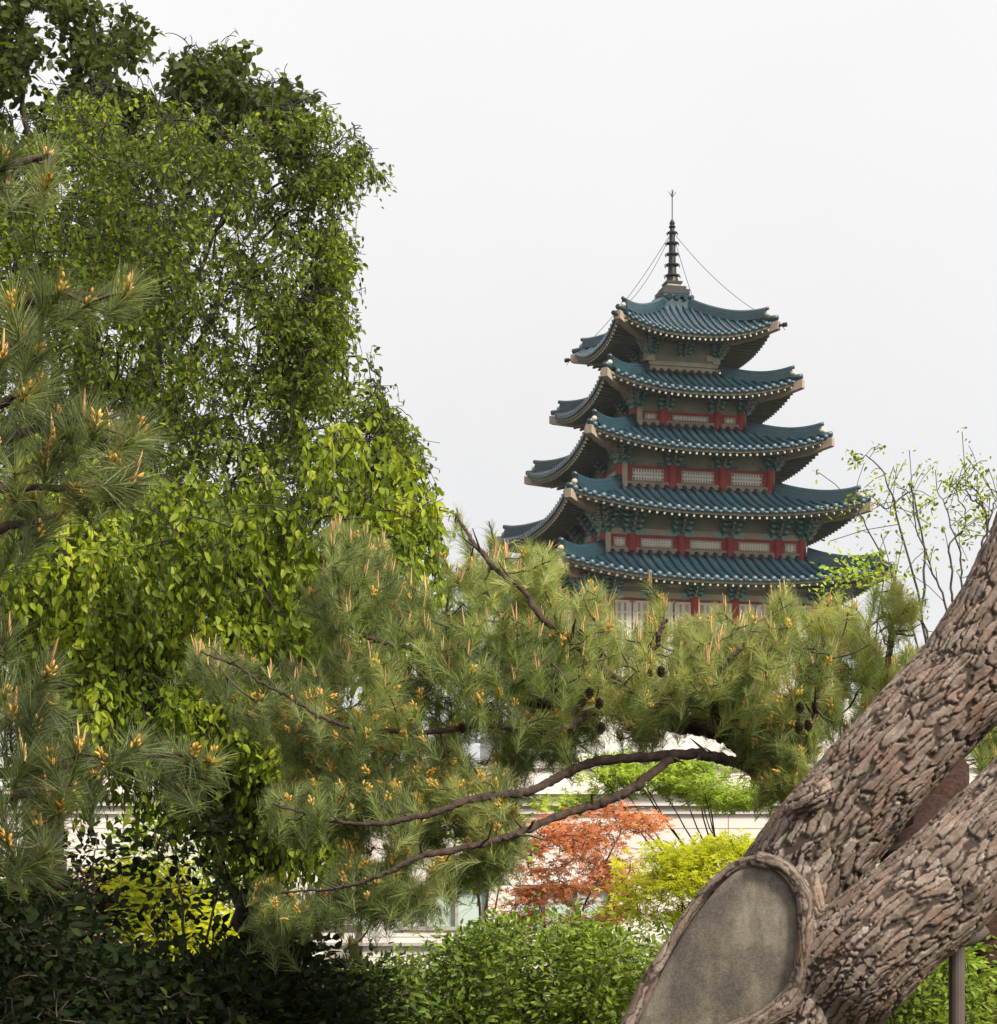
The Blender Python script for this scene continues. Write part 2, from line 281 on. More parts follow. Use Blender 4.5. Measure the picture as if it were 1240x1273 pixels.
# ------------------------------------------------------------------ the five roofed tower
TH = R(13.0); TX, TY = (836-CX)/F*85, 85.0
def tower():
    root = empty('pagoda', (TX, TY, 0), 'tall five roofed wooden pagoda with blue glazed tiles and dark finial', 'pagoda', rz=TH)
    rot = [np.array(((math.cos(a), -math.sin(a), 0), (math.sin(a), math.cos(a), 0), (0, 0, 1))) for a in (0, math.pi/2, math.pi, -math.pi/2)]
    # eave half side, eave mid height, corner lift, top half side, top height, tile rows, plan inset
    tiers = [(3.61, 24.62, .77, .50, 26.66, 23, .10), (4.41, 21.96, .74, 1.66, 23.38, 25, .14), (5.37, 19.32, .73, 2.52, 20.78, 28, .18),
             (6.58, 16.46, .66, 3.46, 17.9, 32, .22), (7.32, 13.52, .74, 4.52, 14.9, 35, .24)]
    rng = random.Random(5)
    for e, zm, lift, tp, zt, rows, ins in tiers:
        def surf(s, t):                                         # s along the eave (-1..1), t from eave 0 to top 1
            de = e-ins*(1-s*s); d = de+(tp-de)*t; x = s*d
            z = zm+(zt-zm)*(.62*t+.38*t*t)+lift*abs(s)**2.6*(1-t)**1.6
            return x, -d, z
        def row(x):                                             # a row of cover tiles runs square to the eave until it meets the hip
            s = x/e; pts = []
            de = e-ins*(1-s*s); dmin = max(tp, abs(x))
            for q in range(9):
                d = de+(dmin-de)*q/8.0; t = (de-d)/(de-tp); sl = x/d if d > 0 else 0
                sl = max(-1, min(1, sl)); z = zm+(zt-zm)*(.62*t+.38*t*t)+lift*abs(sl)**2.6*(1-t)**1.6
                pts.append((x, -d, z))
            return pts
        tiles = MB()
        for q, Rm in enumerate(rot):
            ss = np.linspace(-1, 1, 25); tt = np.linspace(0, 1, 9); V = np.array([surf(s, t) for s in ss for t in tt]) @ Rm.T
            tiles.mi = 0; tiles.rn = .15
            tiles.add(V, [(i*9+j, (i+1)*9+j, (i+1)*9+j+1, i*9+j+1) for i in range(24) for j in range(8)])
            for k in range(rows):
                x = (k+.5-rows/2)*2*e/rows*.985
                P = np.array(row(x)); rr = e/rows*.56
                if np.linalg.norm(P[0]-P[-1]) < .25: continue
                P[:, 2] += .02
                tiles.rn = rng.random(); tiles.mi = 0
                # stepped joints give each cover tile its lip
                n = max(4, int(np.linalg.norm(P[0]-P[-1])/.38)); u = np.linspace(0, 1, 2*n+1)
                Q = np.stack([np.interp(u, np.linspace(0, 1, 9), P[:, c]) for c in range(3)], 1)
                rad = np.where(np.arange(2*n+1) % 2 == 0, rr, rr*.93)
                tiles.tube(Q @ Rm.T, rad, 8)
                tiles.mi = 1; tiles.tube(np.array([P[0]+(0, -.035, -.012), P[0]+(0, .02, 0)]) @ Rm.T, rr*1.06, 10)
                x2 = x+e/rows                                  # drop shaped pan tile lip between the rows
                if k < rows-1:
                    a = np.array(row(x2)[0]); tiles.mi = 1; tiles.box(a+(-rr*.8, -.03, -.10), a+(rr*.8, .02, .0), Rm)
        ro = tiles.build('roof', [M['tile'], M['tile_end']], root, smooth=True)
        # hips
        for q, Rm in enumerate(rot):
            P = []
            for j in range(15):
                t = .13+j/14*.84; x, y, z = surf(1, t); P.append((x, y, z))
            P = np.array(P)[::-1]; hp = P.copy(); hp[:, 2] += .05
            w = .11+.011*e; h = .23+.028*e
            m = MB(); dirn = np.array((1, -1, 0))/math.sqrt(2); side = np.array((1, 1, 0))/math.sqrt(2)
            prof = [(-w, -.1), (-w, h*.55), (-w*.75, h*.6), (-w*.75, h*.9), (-w*.4, h*1.12), (w*.4, h*1.12), (w*.75, h*.9), (w*.75, h*.6), (w, h*.55), (w, -.1)]
            V = []
            for i, p in enumerate(hp):
                k = i/14; up = .13*max(0, (k-.5)/.5)**2
                V += [p+side*a+np.array((0, 0, b+up)) for a, b in prof]
            nn = len(prof); f = [(i*nn+j, i*nn+(j+1) % nn, (i+1)*nn+(j+1) % nn, (i+1)*nn+j) for i in range(14) for j in range(nn)]
            f += [tuple(range(nn))[::-1], tuple(14*nn+j for j in range(nn))]
            m.add(np.array(V) @ Rm.T, f); m.build('hip_ridge', M['ridge'], ro)
            q_ = MB(); L_ = np.array([surf(1, t) for t in (.16, .08, .0)]); q_.tube((L_+(0, 0, .06)) @ Rm.T, [.13, .13, .12], 8); q_.build('corner_tile', M['ridge'], ro, smooth=True)
            q_ = MB(); c_ = hp[-1]+np.array((0, 0, h*1.12+.15)); q_.tube(np.array([hp[-3]+(0, 0, h*1.0), hp[-2]+(0, 0, h*1.0+.07), c_+dirn*.13+(0, 0, -.06)]) @ Rm.T, [w*.3, w*.5, w*.55], 8); q_.build('ridge_cap', M['ridge'], ro, smooth=True)
            o = MB(); tip = hp[-1]+dirn*.02+np.array((0, 0, h*.55)); sc_ = .8+.03*e
            o.tube(np.array([tip-dirn*.1, tip+dirn*.04, tip+dirn*.16*sc_+(0, 0, -.03), tip+dirn*.2*sc_+(0, 0, -.1)]) @ Rm.T, np.array([.08, .13, .10, .04])*sc_, 8)
            o.tube(np.array([tip+dirn*.05+(0, 0, -.1), tip+dirn*.17+(0, 0, -.2)]) @ Rm.T, [.08, .05], 7)
            o.build('ridge_ornament', M['cream'], ro, smooth=True)
        # eave: board, rafter ends and soffit
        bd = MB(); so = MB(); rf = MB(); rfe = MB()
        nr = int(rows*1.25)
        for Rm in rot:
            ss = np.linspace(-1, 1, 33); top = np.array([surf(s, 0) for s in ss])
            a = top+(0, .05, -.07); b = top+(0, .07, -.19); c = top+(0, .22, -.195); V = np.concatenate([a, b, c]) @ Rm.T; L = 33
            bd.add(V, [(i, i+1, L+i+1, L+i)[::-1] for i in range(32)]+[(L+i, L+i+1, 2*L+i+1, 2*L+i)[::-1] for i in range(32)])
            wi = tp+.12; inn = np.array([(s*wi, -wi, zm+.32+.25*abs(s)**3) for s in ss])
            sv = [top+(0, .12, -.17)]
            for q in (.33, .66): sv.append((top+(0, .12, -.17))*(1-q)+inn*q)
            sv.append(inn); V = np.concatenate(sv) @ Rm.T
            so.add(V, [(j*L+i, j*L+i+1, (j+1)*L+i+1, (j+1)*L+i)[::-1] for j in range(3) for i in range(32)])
            for k in range(nr):
                s = (k+.5)/nr*2-1; x, y, z = surf(s, 0)
                s2 = s*.9 if abs(s) > .55 else s
                p0 = np.array((x, y+.10, z-.27)); p1 = np.array((s2*wi if abs(s) > .5 else x*(.55+.45*wi/e), -wi, zm+.22+.25*abs(s2)**3))
                rf.tube(np.array([p0, p1]) @ Rm.T, .055, 6)
                dd = (p0-p1)/np.linalg.norm(p0-p1); bd.mi = 1; bd.tube(np.array([p0-dd*.01, p0+dd*.02]) @ Rm.T, .05, 8); bd.mi = 0
            # heavy corner beam
            cpt = np.array(surf(1, 0)); dirn = np.array((1, -1, 0))/math.sqrt(2)
            q0 = cpt+dirn*.06+(0, 0, -.26); q1 = np.array((wi, -wi, zm+.2))
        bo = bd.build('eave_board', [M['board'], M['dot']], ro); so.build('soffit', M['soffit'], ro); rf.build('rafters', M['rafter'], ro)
        for Rm in rot:
            cpt = np.array(surf(1, 0)); dirn = np.array((1, -1, 0))/math.sqrt(2); side = np.array((1, 1, 0))/math.sqrt(2)
            q0 = cpt+dirn*.05; q1 = np.array((tp+.1, -tp-.1, zm+.12)); m = MB()
            V = []
            for p, h0, h1 in ((q0+(0, 0, -.10), 0, .36), (q0*.72+q1*.28+(0, 0, -.12), 0, .42), (q1, 0, .3)):
                for sg in (-.15, .15):
                    V += [p+side*sg-(0, 0, h0), p+side*sg-(0, 0, h1)]
            V = np.array(V) @ Rm.T
            f = []
            for i in (0, 4): f += [(i, i+4, i+5, i+1), (i+2, i+3, i+7, i+6), (i, i+2, i+6, i+4), (i+1, i+5, i+7, i+3)]
            f += [(0, 1, 3, 2), (8, 10, 11, 9)]
            m.add(V, f); m.build('corner_beam', M['pink'], ro)
            if e < 4: 
                m = MB(); p = q0+dirn*.02+(0, 0, -.3); m.tube(np.array([p, p+dirn*.14, p+dirn*.16, p+dirn*.34]) @ Rm.T, [.06, .06, .1, .1], 8); m.build('wind_bell', M['dark'], ro)
    # storeys: wall half side, bottom, top of red frame, ceiling, column offsets, bracket offsets, scale
    sto = [(1.55, 23.3, 23.85, 24.95, (), (0,), .72), (2.46, 20.7, 21.38, 22.3, (-1.25, 1.25), (-1.15, 1.15), .85),
           (3.42, 17.82, 18.78, 19.68, (-1.13, 1.13), (-1.13, 1.13), .92), (4.46, 14.82, 15.63, 16.8, (-3.26, -1.09, 1.09, 3.26), (-3.26, -1.09, 1.09, 3.26), 1.0),
           (5.6, 8.2, 12.8, 13.9, (-4.5, -2.7, -.9, .9, 2.7, 4.5), (-4.5, -2.7, -.9, .9, 2.7, 4.5), .78)]
    def bracket(sc, corner=False):
        a = MB(); t = MB()
        def arm(Rm):
            for i in range(5):
                z = .2*i*sc; L = (.34+.075*i+(.06 if i%2 else 0))*sc; y = -.15*i*sc
                a.box((-L, y-.055*sc, z), (L, y+.055*sc, z+.10*sc), Rm)
                if i: a.box((-L*.8, y+.095*sc, z+.02*sc), (L*.8, y+.2*sc, z+.13*sc), Rm); a.box((-L*.5, y-.12*sc, z-.05*sc), (L*.5, y-.058*sc, z+.06*sc), Rm)
                for sg in (-1, 1):
                    a.box((sg*L-.07*sc, y-.075*sc, z+.1*sc), (sg*L+.07*sc, y+.075*sc, z+.165*sc), Rm)
                a.mi = 1
                for sg in (-1, 1): a.box((sg*L*.62-.09*sc, y-.08*sc, z-.04*sc), (sg*L*.62+.09*sc, y-.056*sc, z+.015*sc), Rm)
                a.box((-L*.9, y-.057*sc, z+.035*sc), (L*.9, y-.0555*sc, z+.06*sc), Rm)
                a.mi = 0
                a.box((-.05*sc, y-.2*sc, z+.012*sc), (.05*sc, .05, z+.12*sc), Rm)
                v = np.array([(-.055, y/sc-.19, .01), (.055, y/sc-.19, .01), (.055, y/sc-.19, .13), (-.055, y/sc-.19, .13), (-.035, y/sc-.34, .10), (.035, y/sc-.34, .10), (.035, y/sc-.32, .155), (-.035, y/sc-.32, .155)])*sc+np.array((0, 0, z))
                t.add(v @ Rm.T, [(3, 2, 1, 0), (4, 5, 6, 7), (0, 1, 5, 4), (1, 2, 6, 5), (2, 3, 7, 6), (3, 0, 4, 7)])
        def rz(q): return np.array(((math.cos(q), -math.sin(q), 0), (math.sin(q), math.cos(q), 0), (0, 0, 1)))
        for q in ((0,) if not corner else (0, math.pi/4, math.pi/2)):
            arm(rz(q))
        if corner:
            for q in (.28, .52, 1.05, 1.3): 
                m0 = rz(q)
                for i in range(1, 5):
                    z = .2*i*sc; y = -.15*i*sc
                    t.box((-.045*sc, y-.34*sc, z+.02*sc), (.045*sc, y-.1*sc, z+.12*sc), m0)
        return a, t
    for si, (w, zb, zr, zc, cols, brs, sc) in enumerate(sto):
        m = MB()
        for Rm in rot[:1]: m.box((-w, -w, zb), (w, w, zc))
        wo = m.build('storey_wall', M['olive'], root)
        sill = MB(); fr = MB(); band = MB(); bc = MB()
        pale = si == 0
        for k, Rm in enumerate(rot):
            L = w+(.09 if k % 2 == 0 else -.0)
            zz = zb+.12 if si < 4 else zb
            sill.box((-L, -w-.09, zb), (L, -w+.02, zb+.28), Rm)
            if pale:
                sill.box((-L+.02, -w-.05, zb+.34), (L-.02, -w+.02, zb+.52), Rm)
            else:
                fr.box((-w, -w-.05, zr-.12), (w, -w+.02, zr), Rm)
                if si in (1,): pass
                fr.box((-w, -w-.03, zb+.28), (w, -w+.02, zr-.12), Rm)
            if si >= 2:
                xs_ = [-w]+list(cols)+[w]
                for a, b in zip(xs_[:-1], xs_[1:]):
                    l = b-a; z0 = zr+.01; z1 = zr+.28
                    if si == 2: z1 = zr+.16
                    band.box((a, -w-.035, z0), (a+.3*l, -w+.02, z1), Rm); band.box((b-.3*l, -w-.035, z0), (b, -w+.02, z1), Rm)
                    bc.box((a+.3*l+.005, -w-.03, z0+.01), (b-.3*l-.005, -w+.02, z1-.01), Rm)
                    for q in (.2, .27, .73, .8): bc.box((a+q*l-.025, -w-.05, z0+.04), (a+q*l+.025, -w+.0, z1-.04), Rm)
            if si == 4: bc.box((-w, -w-.04, zr+.5), (w, -w+.02, zr+.62), Rm)
        sill.build('sill_beam', M['pink'] if si else M['cream'], wo)
        if fr.n: fr.build('red_frame', M['red'], wo)
        if band.n: band.build('painted_band', M['tealband'] if si >= 3 else M['teal'], wo); bc.build('band_panel', M['cream'] if si >= 3 else M['olive'], wo)
        # columns
        for Rm in rot:
            for cxx in list(cols)+[w]:
                if not si:
                    m = MB(); m.box((w-.22, -w-.12, zb+.5), (w+.12, -w+.22, zb+.78), Rm); m.box((w-.5, -w-.1, zb+.62), (w-.2, -w+.05, zb+.86), Rm); m.build('corner_block', M['cream'], root); continue
                m = MB(); m.tube(np.array([(cxx-(.1 if cxx == w else 0), -w-.03+(.05 if cxx == w else 0), zb), (cxx-(.1 if cxx == w else 0), -w-.03+(.05 if cxx == w else 0), zr+(.1 if si != 3 else .04))]) @ Rm.T, .18, 12)
                co = m.build('column', M['red'], root, smooth=False)
                if cxx == w:
                    m = MB(); m.box((w-.02, -w+.03, zb), (w+.13, -w+.26, zr+.25), Rm); m.build('corner_post', M['cream'], co)
        # windows
        if si:
            xs_ = [-w+.1]+list(cols)+[w-.1]
            for Rm in rot:
                for a, b in zip(xs_[:-1], xs_[1:]):
                    l = b-a-.38
                    if si == 4:
                        bits = [(a+.25, a+.25+l/2-.02), (b-.25-l/2+.02, b-.25)]; z0, z1 = zb+.9, zr-.2
                    elif l < .8: bits = [((a+b)/2-.22, (a+b)/2+.22)]; z0, z1 = zb+.34, zr-.16
                    else: bits = [(a+.19+.13*l, b-.19-.13*l)]; z0, z1 = zb+.34, zr-.17
                    for x0, x1 in bits:
                        f = MB(); y = -w-.03; t = .035 if si != 4 else .09
                        for bb in (((x0-t, z0-t), (x1+t, z0)), ((x0-t, z1), (x1+t, z1+t)), ((x0-t, z0), (x0, z1)), ((x1, z0), (x1+t, z1))):
                            f.box((bb[0][0], y-.06, bb[0][1]), (bb[1][0], y+.01, bb[1][1]), Rm)
                        fo = f.build('window', M['cream'] if si < 4 else M['white'], root)
                        p = MB(); p.box((x0, y-.012, z0), (x1, y+.005, z1), Rm); p.build('window_pane', M['pane'] if si < 3 else M['cream'], fo)
                        g_ = MB(); st = .115 if si < 4 else .2; nx = max(3, int((x1-x0)/st)); nz = max(3, int((z1-z0)/st)) if si < 4 else 9
                        bw = (x1-x0)/nx*.27; bz = (z1-z0)/nz*.27 if si < 4 else .04
                        for i in range(1, nx): x = x0+(x1-x0)*i/nx; g_.box((x-bw, y-.04, z0), (x+bw, y-.013, z1), Rm)
                        for i in range(1, nz): z = z0+(z1-z0)*i/nz; g_.box((x0, y-.037, z-bz), (x1, y-.0135, z+bz), Rm)
                        g_.build('window_lattice', M['white'], fo)
        # bracket clusters, one mesh shared by all of a storey
        bm_, bt_ = None, None
        zb2 = zr+(.1, .1, .1, .12, .1)[si] if si else zr+.22
        for k, Rm in enumerate(rot):
            ang = (0, math.pi/2, math.pi, -math.pi/2)[k]
            for x in brs:
                p = Rm @ np.array((x, -w-.1, zb2))
                if bm_ is None:
                    a, t = bracket(sc); o = a.build('bracket', [M['teal'], M['tealband']], root); bm_ = o.data; c = t.build('bracket_beak', M['pink'], o); bt_ = c.data
                else: o = link('bracket', bm_, root); c = link('bracket_beak', bt_, o)
                o.location = p; o.rotation_euler = (0, 0, ang)
        cm = None
        for k, Rm in enumerate(rot):
            p = Rm @ np.array((w+.05, -w-.05, zb2))
            if cm is None:
                a, t = bracket(sc, True); o = a.build('corner_bracket', [M['teal'], M['tealband']], root); cm = o.data; c = t.build('bracket_beak', M['pink'], o); ct = c.data
            else: o = link('corner_bracket', cm, root); c = link('bracket_beak', ct, o)
            o.location = p; o.rotation_euler = (0, 0, (0, math.pi/2, math.pi, -math.pi/2)[k])
    # base terrace under the lowest storey
    m = MB(); m.box((-7.2, -7.2, 4.2), (7.2, 7.2, 8.2)); m.box((-8.2, -8.2, 0), (8.2, 8.2, 4.2)); bo = m.build('stone_base', M['granite'], root)
    m = MB()
    for Rm in rot:
        for i in range(9): x = -7+i*1.75; m.box((x-.08, -7.15, 8.2), (x+.08, -6.99, 9.1), Rm)
        m.box((-7.0, -7.12, 8.85), (7.0, -7.02, 8.95), Rm)
    m.build('balustrade', M['granite'], bo)
    # finial
    m = MB(); m.box((-.62, -.62, 27.14), (.62, .62, 27.36)); m.box((-.5, -.5, 27.36), (.5, .5, 27.52)); m.box((-.37, -.37, 27.70), (.37, .37, 27.78))
    prof = [(.30, 27.76), (.27, 28.0), (.2, 28.06), (.19, 28.5)]
    zr = [28.1+i*.5 for i in range(5)]
    m.lathe([(.3, 27.76), (.26, 27.95), (.21, 28.05), (.17, 28.6), (.15, 29.3), (.12, 30.0), (.1, 30.2), (.16, 30.28), (.1, 30.36), (.13, 30.45), (.05, 30.6), (.02, 30.62)], n=14)
    fo = m.build('finial', M['dark'], root)
    m = MB(); m.box((-.31, -.31, 27.52), (.31, .31, 27.70)); m.build('finial_block', M['cream'], fo)
    for z, r in zip((28.1, 28.58, 29.06, 29.55, 30.02), (.3, .28, .26, .25, .2)):
        m = MB(); m.lathe([(r*.5, z-.05), (r, z-.03), (r, z+.03), (r*.5, z+.05)], n=14)
        for k in range(8):
            q = k*math.pi/4; m.tube([(r*math.cos(q), r*math.sin(q), z), (r*1.22*math.cos(q), r*1.22*math.sin(q), z-.02), (r*1.24*math.cos(q), r*1.24*math.sin(q), z-.08)], .025, 5)
        m.build('finial_ring', M['dark'], fo)
    m = MB(); m.tube([(0, 0, 30.6), (0, 0, 31.95)], .022, 6)
    for k in range(4): q = k*math.pi/2; m.tube([(0, 0, 31.6), (.17*math.cos(q), .17*math.sin(q), 31.85)], .013, 4)
    m.build('lightning_rod', M['dark'], fo)
    for sx_, sy_ in ((1, -1), (-1, -1), (-1, 1), (1, 1)):
        P = []
        for i in range(13):
            t = i/12; d = 2.75*t; P.append((sx_*(.08+d), sy_*(.08+d), 29.95+(25.95-29.95)*t-.55*4*t*(1-t)*.5))
        m = MB(); m.tube(P, .012, 5); m.build('guy_wire', M['dark'], root)
        m = MB(); P = [(sx_*3.3, sy_*3.3, 25.6), (sx_*3.62, sy_*3.62, 25.3), (sx_*3.85, sy_*3.85, 24.85)]; m.tube(P, .012, 5); m.build('bell_wire', M['dark'], root)
    # ball shaped tiles around the top of the roof
    m = MB()
    for k in range(16):
        q = k/16*2*math.pi; x, y = .72*max(-1, min(1, 1.3*math.cos(q))), .72*max(-1, min(1, 1.3*math.sin(q))); m.tube([(x*.7, y*.7, 27.0), (x*1.1, y*1.1, 26.94)], .13, 8)
    m.box((-.7, -.7, 26.4), (.7, .7, 26.86)); m.box((-.6, -.6, 26.86), (.6, .6, 27.135)); m.build('roof_cap', M['ridge'], root)
tower()
# ------------------------------------------------------------------ plant tools
def sdist(P, poly):
    """signed distance (inside positive) of pixel points to a polygon"""
    poly = np.asarray(poly, float); n = len(poly); ins = np.zeros(len(P), bool); d = np.full(len(P), 1e9)
    for i in range(n):
        a, b = poly[i], poly[(i+1) % n]
        c = ((a[1] > P[:, 1]) != (b[1] > P[:, 1])) & (P[:, 0] < (b[0]-a[0])*(P[:, 1]-a[1])/(b[1]-a[1]+1e-9)+a[0]); ins ^= c
        ab = b-a; t = np.clip(((P-a) @ ab)/(ab @ ab+1e-9), 0, 1); d = np.minimum(d, np.linalg.norm(P-(a+t[:, None]*ab), axis=1))
    return np.where(ins, d, -d)
def region(poly, n, Y, T, rng, full=90, gap=0, gs=90, seed=0, rag=0):
    """n points through a crown: outline seen from the front, a rounded depth of +-T metres round distance Y; noise leaves gaps"""
    poly = np.asarray(poly, float); lo, hi = poly.min(0)-rag, poly.max(0)+rag; out = []; tot = 0
    while tot < n:
        P = lo+(hi-lo)*rng.random((n*2, 2)); sd = sdist(P, poly)
        if rag: sd = sd+rag*1.7*np.array([mnoise.noise((x/38., y/38., seed*1.7))+.6*mnoise.noise((x/15., y/15., seed*2.7)) for x, y in P])-rag*.15
        P = P[sd > 0]; sd = sd[sd > 0]
        k = np.sqrt(np.clip(sd/full, 0.02, 1)); u = rng.uniform(-1, 1, len(P))
        Yp = Y+u*k*T
        if gap > 0:
            f = np.array([mnoise.noise((x/gs+seed, y/gs, yy*.9+seed)) for (x, y), yy in zip(P, Yp)]); keep = f > gap*2-1.0
            P, Yp = P[keep], Yp[keep]
        out.append(np.stack([(P[:, 0]-CX)/F*Yp, Yp, CAMZ+(HY-P[:, 1])/F*Yp], 1)); tot += len(P)
    return np.concatenate(out)[:n]
def spl(P, n):
    """smooth curve through points (Catmull-Rom)"""
    P = np.asarray(P, float); Q = np.concatenate([[2*P[0]-P[1]], P, [2*P[-1]-P[-2]]]); u = np.linspace(0, len(P)-1-1e-6, n); i = u.astype(int); t = (u-i)[:, None]
    a, b, c, d = Q[i], Q[i+1], Q[i+2], Q[i+3]
    return .5*((2*b)+(-a+c)*t+(2*a-5*b+4*c-d)*t*t+(-a+3*b-3*c+d)*t**3)
def pxspl(pts, n):
    """curve through (px, py, radius px, distance) -> points, radii in metres"""
    A = np.array([(*at(x, y, Y), r*Y/F) for x, y, r, Y in pts]); B = spl(A, n); return B[:, :3], np.maximum(B[:, 3], .002)
def rough(P, rng, amp):
    P = P.copy(); k = np.cumsum(rng.normal(0, 1, P.shape), 0); k -= np.linspace(0, 1, len(P))[:, None]*k[-1]; P += k*amp/math.sqrt(len(P)); return P
def grow(skel, targets, rng, r0=.011, r1=.003, sag=.1, down=0):
    """twigs from the existing skeleton to every target; returns curves and the direction at each target"""
    nodes = np.zeros((len(skel)+len(targets)*5, 3)); nn = len(skel); nodes[:nn] = skel
    d0 = np.array([np.min(np.sum((skel-t)**2, 1)) for t in targets]); order = np.argsort(d0); tw = []; dirs = np.zeros_like(targets)
    for i in order:
        t = targets[i]; d = nodes[:nn]-t; dd = np.sum(d*d, 1); k = np.argmin(dd+ .0*d[:, 2]); a = nodes[k]; L = math.sqrt(dd[k])
        c = (a+t)/2+rng.normal(0, .12*L, 3)+np.array((0, 0, -sag*L+down*L)); u = np.linspace(0, 1, 6)[:, None]
        P = a*(1-u)**2+2*c*u*(1-u)+t*u*u; tw.append((P, np.linspace(min(r0, .003+.012*L), r1, 6)))
        nodes[nn:nn+4] = P[1:5]; nodes[nn+4] = t; nn += 5; dirs[i] = (P[-1]-P[-2])
    return tw, nrm(dirs)
def tubes(name, tw, m, root, off, sides=5):
    b = MB()
    for P, r in tw: b.rn = 0.5; b.tube(P, r, sides, cap=False)
    return b.build(name, m, root, off, smooth=True)
def frame(D):
    ref = np.where(np.abs(D[:, 2:3]) < .9, np.array([[0, 0, 1.]]), np.array([[1., 0, 0]])); A = nrm(np.cross(D, ref)); return A, np.cross(A, D)
def leaves(name, P, D, Nn, L, Wd, rnd, m, root, off, curl=.12):
    """pointed oval leaves: base P, direction D, face normal about Nn, folded along the midrib and drooping at the tip"""
    D = nrm(D); Sd = nrm(np.cross(D, Nn)); Nn = np.cross(Sd, D); n = len(P); L = np.broadcast_to(L, n)[:, None]; Wd = np.broadcast_to(Wd, n)[:, None]
    up = Nn*L*.10
    V = np.stack([P, P+D*L*.30+Sd*Wd*.45+up, P+D*L*.66+Sd*Wd*.36+up*.6-Nn*L*curl*.4, P+D*L-Nn*L*curl, P+D*L*.66-Sd*Wd*.36+up*.6-Nn*L*curl*.4, P+D*L*.30-Sd*Wd*.45+up], 1).reshape(-1, 3)
    i = np.arange(n)[:, None]*6; f = np.concatenate([i+np.array([[0, 1, 2, 3]]), i+np.array([[0, 3, 4, 5]])]); return np_mesh(name, V, f, np.concatenate([rnd, rnd]), m, root, off)
def stars(name, P, D, Nn, L, rnd, m, root, off, lobes=5):
    """palmate leaves: narrow lobes fanned round the leaf base"""
    D = nrm(D); Sd = nrm(np.cross(D, Nn)); Nn = np.cross(Sd, D); n = len(P); L = np.broadcast_to(L, n)[:, None]; VV = []; k = 0
    for a in np.linspace(-1.9, 1.9, lobes):
        l = L*(1-.22*abs(a)/1.9*1.6); d = D*math.cos(a)+Sd*math.sin(a); s = -D*math.sin(a)+Sd*math.cos(a)
        VV += [P, P+d*l*.5+s*l*.16-Nn*l*.05, P+d*l-Nn*l*.22, P+d*l*.5-s*l*.16-Nn*l*.05]
    V = np.stack(VV, 1).reshape(-1, 3); i = np.arange(n)[:, None]*4*lobes; f = np.concatenate([i+np.array([[0, 1, 2, 3]])+4*q for q in range(lobes)])
    return np_mesh(name, V, f, np.tile(rnd, lobes), m, root, off)
def rdir(rng, n): return nrm(rng.normal(size=(n, 3)))
# ------------------------------------------------------------------ pines
def needles(name, T, D, rng, per, L, wd, m, root, off, tint=None, shoot=.13):
    """tufts: per needles along the last stretch of each shoot, leaning forward and bending outwards"""
    n = len(T); A, B = frame(D); k = np.repeat(np.arange(n), per); N_ = len(k)
    u = rng.random(N_)**.8; sl = shoot*rng.uniform(.7, 1.25, n)[k]
    an = rng.random(N_)*2*math.pi; lean = np.radians(rng.uniform(20, 66, N_)*(1-.35*u))
    rad = A[k]*np.cos(an)[:, None]+B[k]*np.sin(an)[:, None]
    d = nrm(D[k]*np.cos(lean)[:, None]+rad*np.sin(lean)[:, None]+rng.normal(0, .07, (N_, 3)))
    base = T[k]-D[k]*(sl*(1-u))[:, None]; l = (L*rng.uniform(.75, 1.15, N_)*rng.uniform(.85, 1.12, n)[k])[:, None]
    mid = base+d*l*.55; tip = base+d*l+np.array((0, 0, -1.))*l*.10+D[k]*l*.05
    s = nrm(np.cross(d, rdir(rng, N_)))*wd
    V = np.stack([base-s*.5, base+s*.5, mid+s*.5, mid-s*.5, tip], 1).reshape(-1, 3); i = np.arange(N_)[:, None]*5
    t0 = rng.uniform(.1, .75, n) if tint is None else tint
    r = np.clip(t0[k]+rng.normal(0, .16, N_), 0, 1)
    return np_mesh(name, V, [i+np.array([[0, 1, 2, 3]]), i+np.array([[3, 2, 4]])], [r, r], m, root, off)
def blobs(P, D, L, r, rng, sides=6):
    """slender pointed bodies (pollen cones, candles) as verts and quads"""
    A, B = frame(D); n = len(P); prof = [(0, .5), (.25, 1), (.6, .85), (.88, .45), (1, .06)]; VV = []
    for t, q in prof:
        for j in range(sides):
            a = 2*math.pi*j/sides+t*1.3; VV.append(P+D*(L*t)[:, None]+(A*math.cos(a)+B*math.sin(a))*(r*q)[:, None]*(.85+.3*((j+int(t*9)) % 2)))
    V = np.stack(VV, 1).reshape(-1, 3); K = len(prof)*sides; i = np.arange(n)[:, None]*K; f = []
    for a in range(len(prof)-1):
        for j in range(sides): f.append(i+np.array([[a*sides+j, a*sides+(j+1) % sides, (a+1)*sides+(j+1) % sides, (a+1)*sides+j]]))
    return V, np.concatenate(f)
def clusters(one, many, V, f, r, ncl, per, m, root, off, T):
    """V holds ncl clusters of per bodies; the 100 nearest the camera become parts, the rest one part"""
    nb = len(V)//(ncl*per); K = nb*per; nf = len(f); q = f.shape[1]
    fo = np.argsort(f[:, 0]//K, kind='stable'); f = f[fo]; r = r[fo]; cid = f[:, 0]//K; order = np.argsort(T[:, 1]); near = order[:100]; rest = np.sort(order[100:])
    for c in near:
        sel = cid == c; np_mesh(one, V[c*K:(c+1)*K], f[sel]-c*K, r[sel], m, root, off)
    if len(rest):
        sel = np.isin(cid, rest); rem = np.zeros(ncl, int); rem[rest] = np.arange(len(rest)); g = f[sel]; g = g-((cid[sel]-rem[cid[sel]])*K)[:, None]
        VV = V.reshape(ncl, K, 3)[rest].reshape(-1, 3); o = np_mesh(many, VV, g, r[sel], m, root, off); o['kind'] = 'stuff'
